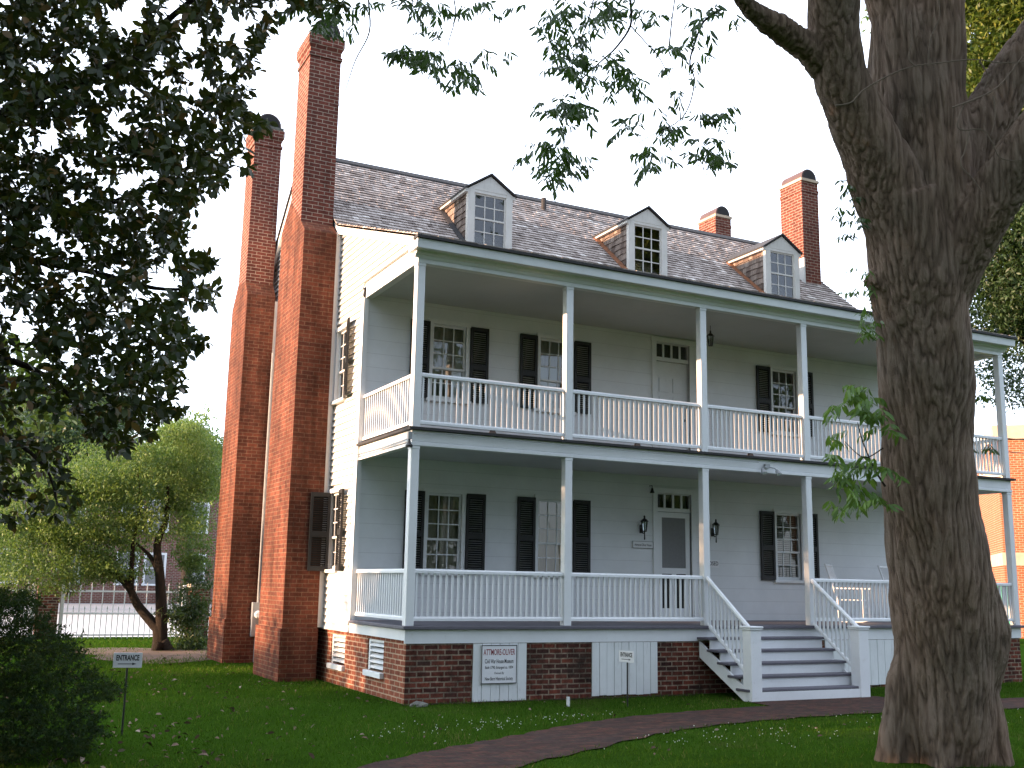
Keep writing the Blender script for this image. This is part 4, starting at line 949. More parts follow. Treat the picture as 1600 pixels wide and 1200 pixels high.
# rocking chairs
def rocker(x, y, rz, label, src=None):
    t_ = thing('rocking_chair', label, 'chair', (x, y, F), rz, 'white porch rocking chairs')
    W = .27
    for sx in (-1, 1):
        MB().tube([(sx * W, -.42, .07), (sx * W, -.2, .025), (sx * W, .1, .018), (sx * W, .45, .06), (sx * W, .58, .10)], .017, 6).build('rocker', M['white'], t_)
        MB().tube([(sx * W, -.24, .03), (sx * W, -.24, .64)], .019, 8).build('front_leg', M['white'], t_)
        MB().tube([(sx * W, .22, .03), (sx * W, .24, .42), (sx * W, .46, 1.12)], .018, 8).build('back_post', M['white'], t_)
        MB().box(sx * W - .045, sx * W + .045, -.30, .30, .635, .66).build('armrest', M['white'], t_)
    mb = MB()
    for k in range(9): mb.box(-W, W, -.25 + k * .054, -.25 + k * .054 + .044, .42, .438)
    mb.build('seat', M['white'], t_)
    mb = MB().tube([(-W, .45, 1.09), (W, .45, 1.09)], .022, 8).tube([(-W, .28, .52), (W, .28, .52)], .018, 8)
    for k in range(8):
        xx = -W + .05 + k * (2 * W - .1) / 7; mb.tube([(xx, .28, .52), (xx, .45, 1.09)], .010, 6)
    mb.build('backrest', M['white'], t_)
    mb = MB()
    for z in (.18, .30): mb.tube([(-W, -.24, z), (W, -.24, z)], .012, 6).tube([(-W, .22, z), (W, .22, z)], .012, 6)
    mb.build('stretcher', M['white'], t_); return t_
c1 = onplane(1308, 905, 1, 1.5); r1_ = rocker(c1[0] + .25, 1.35, R(35), 'white slatted rocking chair on the lower porch right of the stairs')
r2_ = copy_tree(r1_); r2_.location = (c1[0] + 1.75, 1.4, F); r2_.rotation_euler = (0, 0, R(25)); r2_['label'] = 'white rocking chair on the lower porch partly behind the big tree trunk'

# ================================================================== FENCE, STREET AND FAR BUILDINGS
fy = 17.9
def fence_panel(x0, x1, label):
    t_ = thing('iron_fence', label, 'fence', ((x0 + x1) / 2, fy, 0), 0, 'white iron fence panels between brick piers'); L = (x1 - x0) / 2
    mb = MB()
    for z in (.10, .68, 1.30): mb.box(-L + .05, L - .05, -.018, .018, z - .022, z + .022)
    mb.build('rails', M['fencew'], t_)
    n = int(2 * L / .145)
    for k in range(1, n):
        x = -L + 2 * L * k / n; top = 1.48 if k % 2 else .84
        mb = MB().box(x - .012, x + .012, -.012, .012, .0, top); mb.prism([(x - .022, top - .02), (x + .022, top - .02), (x, top + .07)], 1, -.012, .012); mb.build('picket', M['fencew'], t_)
    for sx in (-1, 1): MB().box(sx * L - .05, sx * L + .05, -.05, .05, 0, 1.50).build('fence_post', M['fencew'], t_, bevel=.01)
    return t_
pxs = onplane(92, 998, 1, fy)[0]; pxe = onplane(283, 998, 1, fy)[0]
fence_panel(pxs, pxe, 'white spiked iron fence panel behind the small crooked tree')
fence_panel(pxs - 4.3, pxs - .75, 'white spiked iron fence panel left of the left brick pier')
fence_panel(pxe + .85, pxe + 4.3, 'white spiked iron fence panel behind the rear left chimney')
for x, lb in ((pxs - .38, 'dark brick fence pier left of the middle fence panel'), (pxe + .42, 'dark brick fence pier between the shrub and the rear chimney')):
    t_ = thing('brick_pier', lb, 'pier', (x, fy, 0), 0, 'brick fence piers'); MB().box(-.27, .27, -.27, .27, -.1, 1.45).build('pier_shaft', M['brick_front'], t_); MB().box(-.31, .31, -.31, .31, 1.4501, 1.55).build('pier_cap', M['stone'], t_)
# maroon brick building across the street
t_ = thing('brick_building', 'maroon brick house with white framed windows across the street behind the fence', 'building', (3.0, 62, 0), R(4))
grid_wall(MB(), 1, 0, .4, -16, 16, 0, 8.2, []).build('wall', M['brick_street'], t_)
MB().box(-16, 16, .4001, 14, 0, 8.2).build('side_wall', M['brick_street'], t_)
M['slate'] = plain('grey_slate', (0.16, 0.16, 0.175), rough=0.8, scale=4)
MB().prism([(-.5, 8.15), (14.5, 8.15), (14.5, 8.3), (7, 11.5), (-.5, 8.3)], 0, -16.4, 16.4).build('roof', M['slate'], t_)
bwc = None
for x in (-13.5, -10, -6.3, -2.6, 1.1, 2.9, 5.6, 9, 12.5):
    for z in (1.3, 4.9):
        if bwc is None:
            bwc = MB().box(-.75, -.6, -.06, .02, 0, 2.1).box(.6, .75, -.06, .02, 0, 2.1).box(-.6, .6, -.06, .02, 1.95, 2.1).box(-.8, .8, -.1, .02, -.12, .0).box(-.6, .6, -.05, .01, 1.0, 1.08).build('window', M['white'], t_)
            MB().box(-.6, .6, -.02, -.01, 0, 1.95).build('pane', M['screen'], bwc); o = bwc
        else: o = copy_tree(bwc, t_)
        o.location = (x, 0, z)
# orange brick building on the right
c_ = at(1577, 1000, 41.0); t_ = thing('brick_building', 'sunlit orange brick building with pale stone bands right of the house', 'building', (c_[0], c_[1], 0), R(-44))
MB().box(0, 18, 0, 9, -.2, 7.7).build('wall', M['brick_far'], t_)
MB().box(-.12, 18.1, -.12, 9.1, 7.7001, 8.25).build('cornice', M['stone'], t_)
MB().box(-.05, 18.05, -.05, 9.05, 2.75, 3.25).build('stone_band', M['stone'], t_)
for k in range(4):
    x = 1.6 + k * 4
    f_ = MB().box(x - .2, x + 1.6, -.10, .0, 3.9, 4.2).box(x - .2, x + 1.6, -.08, .0, 6.3, 6.65).build('window', M['stone'], t_)
    MB().box(x, x + 1.4, -.03, -.01, 4.2, 6.3).build('pane', M['screen'], f_); MB().box(x, x + .1, -.06, -.031, 4.2, 6.3).box(x + 1.3, x + 1.4, -.06, -.031, 4.2, 6.3).box(x + .1, x + 1.3, -.06, -.031, 5.2, 5.3).build('frame', M['curtain'], f_)
M['teal'] = plain('green_awning', (0.10, 0.42, 0.30), rough=0.7)
ta = at(1536, 892, 37.5)
t_ = thing('green_bin', 'bright green container behind the trunk beside the orange building', 'container', (ta[0], ta[1], 0), R(-44))
MB().box(-1.2, .9, -.8, .8, 0.12, 1.75).build('body', M['teal'], t_, bevel=.03); MB().box(-1.25, .95, -.85, .85, 1.7501, 1.95).build('lid', M['teal'], t_, bevel=.03)
# overhead wires at the right
for a, b, lb in (((1510, 680), (1640, 690), 'upper thin power line crossing behind the balcony corner post'), ((1510, 700), (1640, 715), 'lower thin power line crossing behind the balcony corner post')):
    p, q_ = at(*a, 34), at(b[0] + 260, b[1] + 10, 36); tag(MB().tube([p, (np.array(p) + q_) / 2 - np.array([0, 0, .12]), q_], .014, 5).build('power_line', M['iron']), lb, 'wire', 'power lines at the right')
# ================================================================== TREES
def limb_mesh(stems, voxel, amp=.03, ridge=(7, 7, 1.1), name='trunk'):
    """stems: lists of (point, radius); fused by voxel remesh, then roughened into bark ridges"""
    mb = MB()
    for st_ in stems: mb.tube([p for p, r_ in st_], [r_ for p, r_ in st_], 20)
    o = bpy.data.objects.new('tmp', mb.mesh('tmp')); COL.objects.link(o)
    md = o.modifiers.new('r', 'REMESH'); md.mode = 'VOXEL'; md.voxel_size = voxel
    sm = o.modifiers.new('s', 'SMOOTH'); sm.iterations = 4; sm.factor = .5
    dg = bpy.context.evaluated_depsgraph_get(); me = bpy.data.meshes.new_from_object(o.evaluated_get(dg)); bpy.data.objects.remove(o)
    n = len(me.vertices); co = np.empty(n * 3, np.float32); me.vertices.foreach_get('co', co); co = co.reshape(-1, 3)
    no = np.empty(n * 3, np.float32); me.vertices.foreach_get('normal', no); no = no.reshape(-1, 3)
    d = np.empty(n); tn = np.empty(n); cxy = co[co[:, 2] < .3][:, :2].mean(0) if (co[:, 2] < .3).any() else co[:, :2].mean(0)
    for i in range(n):
        p = co[i]; wv = mnoise.noise(Vector((p[0] * 1.5, p[1] * 1.5, p[2] * 1.1))) * .9
        a = abs(mnoise.noise(Vector((p[0] * ridge[0] + wv, p[1] * ridge[1] + wv, p[2] * ridge[2])))); b = abs(mnoise.noise(Vector((p[0] * ridge[0] * 2.1 + wv, p[1] * ridge[1] * 2.1, p[2] * ridge[2] * 2.4))))
        c = mnoise.noise(Vector((p[0] * 1.6 + 9, p[1] * 1.6, p[2] * 1.1))); e = mnoise.noise(Vector((p[0] * 4.5 + 3, p[1] * 4.5, p[2] * 3.0)))
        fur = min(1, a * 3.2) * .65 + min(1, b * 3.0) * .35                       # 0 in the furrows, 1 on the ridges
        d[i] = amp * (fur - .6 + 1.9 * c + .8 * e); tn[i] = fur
        if p[2] < .9:
            th = math.atan2(p[1] - cxy[1], p[0] - cxy[0]); d[i] += (.9 - max(p[2], 0)) ** 2 * .10 * (math.sin(5 * th + .6) + .6 * math.sin(8 * th + 2))
    co = co + no * d[:, None]; me.vertices.foreach_set('co', co.astype(np.float32).ravel()); me.polygons.foreach_set('use_smooth', [True] * len(me.polygons)); me.update(); me.name = name
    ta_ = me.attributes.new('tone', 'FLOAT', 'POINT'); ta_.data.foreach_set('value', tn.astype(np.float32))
    return me
def st_px(lst):
    """(u, v, half width px, depth) -> (point, radius)"""
    return [(at(u, v, d), hw * d / FPX) for u, v, hw, d in lst]

# ---- the big pecan in the right foreground
DT = 10.95
tb = at(1478, 1175, DT)
pecan = thing('pecan_tree', 'massive grey barked tree with forked trunk in the right foreground', 'tree', (tb[0], tb[1], 0))
stems = [
    [(1472, 1215, 84, DT), (1474, 1160, 76, DT), (1476, 1080, 73, DT), (1475, 1000, 75, DT), (1468, 900, 74, DT), (1456, 800, 69, DT), (1448, 700, 65, DT), (1447, 600, 68, DT), (1442, 520, 68, DT), (1436, 450, 72, DT), (1425, 380, 68, DT), (1405, 310, 60, DT)],
    [(1436, 420, 62, DT), (1400, 330, 56, DT), (1372, 260, 50, DT - .05), (1340, 190, 44, DT - .1), (1315, 120, 42, DT - .15), (1302, 50, 41, DT - .2), (1300, -40, 40, DT - .3), (1290, -200, 34, DT - .3), (1260, -420, 22, DT)],
    [(1450, 420, 66, DT + .1), (1452, 330, 74, DT + .2), (1445, 250, 78, DT + .3), (1432, 170, 74, DT + .35), (1422, 100, 64, DT + .4), (1400, 20, 40, DT + .4), (1370, -70, 36, DT + .5), (1350, -220, 28, DT + .8)],
    [(1440, 180, 64, DT + .3), (1452, 90, 54, DT + .35), (1460, 10, 46, DT + .4), (1470, -80, 42, DT + .5), (1500, -260, 30, DT + .9)],
    [(1456, 470, 56, DT), (1490, 410, 46, DT - .1), (1535, 335, 42, DT - .25), (1590, 255, 42, DT - .4), (1660, 160, 38, DT - .6), (1760, 30, 30, DT - .9), (1860, -150, 20, DT - 1.2)],
    [(1480, 290, 48, DT + .2), (1515, 230, 42, DT + .25), (1555, 165, 40, DT + .3), (1600, 95, 38, DT + .3), (1670, -10, 32, DT + .3), (1740, -150, 22, DT + .3)],
    [(1290, 95, 34, DT - .15), (1262, 72, 24, DT - .25), (1232, 52, 19, DT - .35), (1200, 34, 18, DT - .5), (1172, 12, 16, DT - .6), (1150, -15, 16, DT - .7), (1090, -70, 14, DT - .9), (990, -120, 11, DT - 1.1), (860, -160, 8, DT - 1.2), (700, -150, 5, DT - 1.2)],
]
for du, hw in ((-72, 40), (-38, 40), (4, 44), (44, 40), (66, 36)):     # root flares
    stems.append([(1478 + du * 1.18, 1228, hw * .66, DT - .12 - .25 * (1 - abs(du) / 70)), (1478 + du * 1.0, 1165, hw * .70, DT - .1 - .2 * (1 - abs(du) / 70)), (1476 + du * .8, 1070, hw * .75, DT - .05 - .18 * (1 - abs(du) / 70)), (1474 + du * .55, 960, hw * .6, DT)])
stems.append([(1515, 1075, 40, DT), (1524, 1020, 46, DT), (1530, 985, 46, DT), (1515, 940, 44, DT), (1490, 860, 40, DT)])
stems.append([(1372, 455, 26, DT - .05), (1385, 440, 30, DT - .05), (1400, 420, 22, DT)])
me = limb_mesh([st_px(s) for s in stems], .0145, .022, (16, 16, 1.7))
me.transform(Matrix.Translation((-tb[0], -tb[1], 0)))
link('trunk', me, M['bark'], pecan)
OFF = np.array([tb[0], tb[1], 0.0])
def twig(pts, r0, r1, mat='bark2', name='twig', parent=pecan, off=OFF):
    n = len(pts); p = [tuple(np.array(x) - off) for x in pts]
    return MB().tube(p, [r0 + (r1 - r0) * k / (n - 1) for k in range(n)], 6).build(name, M[mat], parent)
def spline3(P, n=5): return [tuple(x) for x in catmull([np.array(p) for p in P], n)]
def tw(px, d, r0, r1, dd=0.0, **k):
    m_ = len(px); return twig(spline3([at(u, v, d + dd * i / (m_ - 1)) for i, (u, v) in enumerate(px)]), r0, r1, **k)
# fine twigs hanging into the sky
DS = 9.9
for px, r0, r1 in (([(985, -60), (985, 0), (985, 40), (962, 75), (940, 95), (905, 130), (893, 175)], .014, .004), ([(985, 40), (1005, 62), (1030, 90), (1045, 125), (1053, 180)], .007, .003),
                   ([(1128, 14), (1110, 25), (1095, 42), (1078, 95), (1085, 130), (1065, 185), (1000, 222), (948, 276)], .013, .002), ([(935, -60), (925, 10), (905, 65), (880, 100)], .009, .003), ([(880, -50), (872, 0), (860, 40)], .008, .003), ([(893, 175), (872, 210), (866, 255)], .004, .002),
                   ([(690, -60), (712, 15), (700, 75), (715, 110)], .008, .002), ([(655, -60), (645, 0), (640, 70)], .007, .002), ([(575, -80), (576, 0), (577, 50), (555, 95), (540, 140), (527, 170)], .010, .002), ([(515, -80), (505, -10), (500, 30)], .008, .003), ([(1065, 185), (1090, 215), (1110, 235)], .004, .002), ([(905, 110), (860, 130), (824, 142)], .003, .0015), ([(1045, 80), (1050, 30), (1060, -40)], .008, .005), ([(805, -40), (815, 40), (812, 95)], .002, .001)):
    tw(px, DS, r0, r1)
# leaf sprigs: compound leaves of drooping pointed leaflets
def sprigs(lst, d, spread, leaf, mat, name, parent, off, dens=1.0, tone=(.1, .9)):
    P, Dd, L = [], [], []
    for (u, v, ru, rv, n) in lst:
        n = int(n * dens)
        for _ in range(n):
            a, b = random.gauss(0, .5), random.gauss(0, .5); dz = random.gauss(0, spread)
            c = at(u + a * ru, v + b * rv, d + dz); ax = Vector((random.gauss(0, 1), random.gauss(0, 1), random.gauss(-.35, .35))).normalized(); L0 = random.uniform(.12, .24)
            s = ax.cross(Vector((0, 0, 1))); s = s.normalized() if s.length > .1 else Vector((1, 0, 0))
            for k in range(random.randint(3, 5)):
                f = (k + .5) / 4.5
                for sg in (-1, 1):
                    P.append(np.array(c) + np.array(ax) * L0 * f); q = ax * .45 + s * sg * .75 + Vector((0, 0, -random.uniform(.35, 1.0))); Dd.append(np.array(q.normalized())); L.append(leaf * random.uniform(.7, 1.2))
    P = np.array(P); n = len(P); L = np.array(L)
    tn = np.clip(RNG.uniform(*tone, n), 0, 1)
    me = leaf_mesh(name, P - off, np.array(Dd), L, L * .27, tn, hexa=True, fold=.5)
    return link(name, me, M[mat], parent)
SK = [(640, 8, 26, 10, 6), (675, 14, 26, 14, 8), (742, 6, 16, 8, 4), (758, 12, 8, 8, 2), (635, 82, 18, 18, 7), (664, 80, 18, 16, 7), (640, 55, 10, 10, 1), (690, 50, 10, 14, 2), (700, 103, 26, 16, 10), (722, 118, 16, 10, 6), (745, 118, 12, 8, 2), (752, 85, 12, 14, 3), (787, 82, 10, 12, 2), (655, 95, 20, 10, 4), (672, 78, 16, 8, 3),
      (875, 16, 18, 22, 9), (893, 8, 10, 12, 4), (855, 52, 14, 18, 6), (862, 65, 8, 12, 3), (900, 58, 14, 14, 5), (925, 38, 12, 16, 5), (948, 14, 20, 20, 8), (962, 4, 14, 14, 5), (898, 82, 14, 12, 5), (876, 98, 18, 14, 7), (892, 105, 14, 12, 5), (922, 118, 12, 10, 4),
      (955, 96, 18, 12, 7), (975, 113, 20, 14, 8), (992, 128, 14, 12, 4), (935, 100, 10, 10, 2), (868, 172, 22, 14, 9), (885, 168, 16, 14, 6), (910, 168, 16, 12, 5), (873, 190, 16, 10, 4), (852, 224, 22, 14, 5), (872, 230, 16, 20, 8), (866, 262, 14, 18, 6), (880, 260, 12, 14, 4), (903, 250, 16, 10, 4), (830, 240, 12, 14, 2), (898, 238, 10, 10, 2), (858, 282, 12, 8, 3),
      (975, 190, 14, 12, 3), (990, 198, 10, 10, 3), (1046, 78, 16, 12, 4), (1064, 75, 12, 10, 3), (1092, 88, 10, 10, 2), (1050, 105, 8, 14, 2), (1078, 122, 6, 10, 1), (1058, 142, 10, 8, 2), (1016, 162, 12, 8, 2), (1044, 155, 8, 8, 1), (1050, 194, 20, 12, 6), (1062, 200, 10, 8, 3), (1112, 176, 20, 12, 4), (1130, 178, 10, 16, 3), (1090, 190, 12, 6, 2), (1108, 232, 22, 20, 10), (1122, 240, 12, 16, 5), (1088, 222, 10, 8, 2), (1140, 255, 8, 8, 1),
      (1008, 236, 18, 12, 5), (1016, 255, 14, 12, 5), (1032, 240, 8, 8, 1), (1098, 38, 14, 14, 5), (1108, 22, 14, 12, 3), (1075, 12, 10, 8, 2), (1145, 22, 12, 14, 3), (1000, 8, 14, 12, 4), (1030, 22, 10, 16, 3), (815, 5, 10, 6, 1),
      (495, 6, 26, 14, 7), (520, 20, 18, 16, 6), (505, 40, 18, 12, 6), (540, 40, 10, 8, 2), (530, 10, 14, 10, 3), (478, 18, 10, 14, 2), (575, 6, 16, 10, 3), (590, 8, 10, 12, 2), (480, 2, 20, 8, 5)]
sprigs(SK, DS, .35, .105, 'pecan', 'leaf_sprays', pecan, OFF, 1.3)
# crown above the picture, which shades the ground
CR = []
for _ in range(300): CR.append((random.uniform(200, 2300), random.uniform(-1000, -140), 70, 50, 8))
sprigs(CR, 10.5, 2.2, .19, 'pecan', 'crown', pecan, OFF, 1.0)
# sprouts on the trunk
tw([(1383, 760), (1365, 730), (1348, 690), (1340, 660)], DT - .2, .012, .004, name='sprout_twig'); tw([(1380, 700), (1350, 715), (1320, 690)], DT - .25, .008, .003, name='sprout_twig')
LS = [(1345, 605, 40, 14, 6), (1365, 620, 24, 26, 7), (1330, 615, 16, 18, 3), (1320, 632, 22, 14, 4), (1345, 650, 40, 20, 6), (1372, 665, 18, 22, 5), (1300, 682, 24, 10, 2), (1320, 710, 26, 12, 5), (1350, 715, 24, 14, 5), (1375, 730, 16, 14, 4), (1330, 745, 34, 14, 7), (1355, 770, 30, 16, 7), (1320, 785, 22, 12, 3), (1375, 775, 12, 18, 3), (1310, 735, 20, 10, 2)]
sprigs(LS, DT - .35, .2, .125, 'sprig', 'foliage', pecan, OFF, 1.15)
LB = [(1350, 415, 14, 12, 4), (1352, 440, 16, 14, 5), (1348, 462, 14, 12, 4), (1358, 490, 16, 18, 6), (1350, 515, 16, 14, 5), (1340, 525, 8, 8, 1), (1362, 512, 10, 16, 3)]
sprigs(LB, DT - .05, .12, .085, 'sprig', 'foliage', pecan, OFF, .8, (.0, .6))
LU = [(1330, 290, 12, 14, 4), (1322, 330, 20, 10, 4), (1335, 320, 14, 12, 4), (1345, 345, 14, 16, 4), (1335, 365, 14, 8, 3), (1345, 300, 12, 14, 3), (1335, 285, 8, 8, 2)]
sprigs(LU, DT, .15, .095, 'pecan', 'foliage', pecan, OFF, .9)
LR = [(1528, 615, 8, 16, 3), (1534, 632, 6, 10, 1), (1528, 700, 12, 8, 3), (1545, 692, 10, 6, 2), (1530, 610, 6, 8, 1)]
sprigs(LR, DT, .1, .10, 'darkleaf', 'foliage', pecan, OFF, .9)
# thin dead vines across the stems
for px in ([(1305, 165), (1330, 160), (1350, 140), (1395, 115), (1430, 103), (1470, 98), (1520, 93), (1570, 98), (1640, 94)], [(1430, 103), (1420, 90), (1425, 60), (1422, 30)], [(1450, 103), (1454, 60), (1468, 25), (1465, -10)], [(1488, 168), (1530, 152), (1560, 135), (1585, 105), (1610, 70)], [(1505, 165), (1496, 195), (1505, 203), (1535, 203), (1550, 222), (1565, 248), (1605, 250)], [(1515, 205), (1508, 235), (1501, 257), (1520, 280), (1535, 300)], [(1530, 95), (1540, 110), (1545, 122), (1535, 140)], [(1552, 150), (1555, 185), (1548, 212)]):
    tw(px, DT - 1.0, .008, .004, mat='vine', name='vine')

# ---- magnolia at the upper left
mg = at(-330, 600, 9.6)
mag = thing('magnolia_tree', 'dark evergreen magnolia with big glossy leaves filling the upper left', 'tree', (mg[0], mg[1], 0)); OFM = np.array([mg[0], mg[1], 0.0])
SIL = [(-560, -420), (300, -400), (520, -60), (545, 2), (540, 15), (470, 12), (440, 0), (432, 45), (415, 95), (402, 75), (388, 130), (378, 165), (395, 185), (440, 200), (398, 215), (372, 225), (388, 262), (360, 290), (330, 295), (305, 318), (288, 330), (290, 360), (282, 395), (310, 405), (336, 402), (330, 425), (300, 430), (315, 445), (338, 450), (325, 472), (300, 485), (275, 488), (290, 505), (318, 530), (315, 545), (290, 545), (283, 560), (270, 575), (300, 588), (280, 597), (285, 618), (288, 642), (262, 645), (240, 665), (228, 690), (205, 690), (176, 715), (163, 700), (140, 690), (128, 640), (95, 640), (60, 650), (75, 690), (108, 740), (112, 780), (100, 810), (82, 808), (60, 800), (40, 800), (15, 820), (-40, 830), (-300, 840), (-560, 760)]
HOLES = [((195, 25), (38, 26)), ((185, 190), (22, 30)), ((150, 150), (14, 16)), ((215, 140), (28, 16)), ((300, 60), (26, 26)), ((345, 55), (20, 14)), ((300, 110), (26, 18)), ((75, 222), (22, 22)), ((190, 285), (36, 12)), ((230, 272), (30, 12)), ((130, 265), (22, 12)), ((245, 320), (20, 9)), ((30, 515), (40, 16)), ((45, 540), (16, 20)), ((120, 385), (18, 8)), ((170, 420), (22, 8)), ((270, 10), (20, 18)), ((355, 100), (20, 20)), ((68, 430), (10, 8)), ((40, 450), (12, 10))]
c2 = polyfill(SIL, 10500); ok = np.ones(len(c2), bool)
for (hu, hv), (ra, rb) in HOLES: ok &= (((c2[:, 0] - hu) / ra) ** 2 + ((c2[:, 1] - hv) / rb) ** 2) > RNG.uniform(.75, 1.2, len(c2))
nz = vnoise(np.c_[c2 / 60.0, np.zeros(len(c2))], 1.0, 3.3)
xr = np.clip((c2[:, 0] - 120) / 260, 0, 1)            # thinner towards the right where the sky shows through
ok &= nz > (-.50 + .24 * xr)
low = (c2[:, 1] > 540) & (c2[:, 0] < 110); ok &= ~(low & (RNG.random(len(c2)) < .55))
c2 = c2[ok]
P, Dd, L, Tn = [], [], [], []
for (u, v) in c2:
    dep = np.clip(9.3 + random.gauss(0, .8) + (.6 if v < 0 else 0), 7.6, 11.5); c = at(u, v, dep); axis = Vector((random.gauss(.25, .6), random.gauss(-.3, .6), random.gauss(.1, .6))).normalized()
    a = axis.orthogonal().normalized(); b = axis.cross(a); n = random.randint(6, 10); ph = random.random() * 6.28; base = np.clip(random.gauss(.42, .2), 0, .85)
    for k in range(n):
        th = ph + 2.4 * k; el = random.uniform(.15, .9); q = a * math.cos(th) + b * math.sin(th) + axis * el; q.z -= .25
        P.append(np.array(c) + np.array(axis) * random.uniform(-.06, .07)); Dd.append(np.array(q.normalized())); L.append(random.uniform(.07, .115)); Tn.append(.97 if random.random() < .06 else base + random.gauss(0, .1))
P = np.array(P); L = np.array(L)
lm = leaf_mesh('crown', P - OFM, np.array(Dd), L, L * .50, np.clip(np.array(Tn), 0, 1), hexa=True, fold=.4); link('crown', lm, M['magnolia'], mag)
# backlit yellowish inner leaves low at the left
SL = polyfill([(-60, 520), (60, 520), (110, 600), (100, 690), (40, 700), (-60, 700)], 60); P, Dd, L = [], [], []
for u, v in SL:
    c = at(u, v, 10.4 + random.gauss(0, .4))
    for k in range(7): P.append(c + RNG.normal(size=3) * .06); Dd.append(RNG.normal(size=3)); L.append(random.uniform(.09, .14))
P = np.array(P); L = np.array(L); link('inner_leaves', leaf_mesh('inner_leaves', P - OFM, np.array(Dd), L, L * .45, RNG.uniform(.2, 1, len(P)), hexa=True), M['yellowleaf'], mag)
for px, r0, r1 in (([(-330, 1300), (-330, 1000), (-320, 700), (-300, 400), (-260, 150), (-220, -150)], .26, .12), ([(-300, 400), (-100, 250), (60, 150), (180, 105), (200, 98)], .09, .045), ([(170, 110), (205, 100), (225, 70), (255, 38), (300, 0), (340, -30)], .045, .02), ([(60, 150), (110, 115), (135, 160), (140, 185)], .03, .01), ([(180, 108), (200, 125), (225, 145), (250, 165), (285, 190), (300, 215)], .03, .008), ([(200, 108), (240, 112), (275, 115), (300, 130)], .014, .005), ([(-310, 600), (-150, 560), (0, 560), (90, 600), (130, 650), (170, 690)], .05, .008), ([(-260, 150), (-60, 0), (120, -80), (330, -60), (470, -20)], .08, .015), ([(-310, 650), (-120, 660), (0, 680), (70, 730), (90, 790)], .04, .008), ([(-300, 450), (-60, 400), (120, 420), (240, 450), (310, 450)], .05, .008), ([(-290, 380), (-40, 320), (120, 330), (260, 280), (370, 210)], .05, .008), ([(260, 40), (275, 60), (290, 85), (300, 110)], .01, .004)):
    m_ = len(px); twig(spline3([at(u, v, 9.6 + .15 * math.sin(i)) for i, (u, v) in enumerate(px)]), r0, r1, parent=mag, off=OFM, name='trunk' if r0 > .2 else 'limb')
for u, v, s in ((8, 202, .075), (12, 250, .085), (182, 468, .07), (258, 462, .05), (50, 558, .085), (170, 48, .04)):
    c = at(u, v, 8.6); k = MB()
    fl_ = []
    Pp = np.array([c] * 8); Dp = np.array([[math.cos(a), math.sin(a), .5 + .3 * math.sin(2 * a)] for a in np.arange(8) * .8])
    link('blossom', leaf_mesh('blossom', Pp - OFM, Dp, s, s * .7, np.full(8, .5), hexa=True, fold=-1), M['petal'], mag)

# ---- generic trees
def crown_points(c, rad, nclump, nleaf, cl, lobes=9, hollow=.45):
    """leaf positions in many small clumps through an uneven crown"""
    c = np.array(c, float); rad = np.array(rad, float); P, T = [], []
    lob = [(unit(RNG.normal(size=3)), random.uniform(.55, 1.0)) for _ in range(lobes)]
    for _ in range(nclump):
        d = unit(RNG.normal(size=3)); r_ = hollow + (1 - hollow) * RNG.random() ** .6
        k = max(.62, max(float(np.dot(d, l) ** 3 * s) if np.dot(d, l) > 0 else 0 for l, s in lob) + .25)
        p = c + d * rad * r_ * min(k, 1.05); t0 = np.clip(random.gauss(.45, .2), 0, 1)
        q = p + RNG.normal(size=(nleaf, 3)) * cl * np.array([1.25, 1.25, .55]); P.append(q); T.append(np.clip(t0 + RNG.normal(size=nleaf) * .14, 0, 1))
    return np.vstack(P), np.concatenate(T)
def tree(name, label, base, trunks, crowns, leaf, mat, group=None, cat='tree', droop=-.3, hexa=False, bk='bark2', wr=.42):
    t_ = thing(name, label, cat, (base[0], base[1], 0), 0, group); off = np.array([base[0], base[1], 0.0])
    mb = MB()
    for pts, r0, r1 in trunks:
        pts = spline3([np.array(p, float) for p in pts]) if len(pts) > 2 else [tuple(p) for p in pts]; n = len(pts)
        mb.tube([tuple(np.array(p) - off) for p in pts], [r0 + (r1 - r0) * k / (n - 1) for k in range(n)], 9)
    if trunks: mb.build('trunk', M[bk], t_, smooth=True)
    PT = [crown_points(*c) for c in crowns]; P = np.vstack([p for p, _ in PT]); T = np.concatenate([x for _, x in PT]); n = len(P)
    D = RNG.normal(size=(n, 3)) + np.array([0, 0, droop]); L = leaf * RNG.uniform(.7, 1.3, n)
    link('crown', leaf_mesh('crown', P - off, D, L, L * wr, T, hexa=hexa), M[mat], t_); return t_
def G(u, v, d): return at(u, v, d)
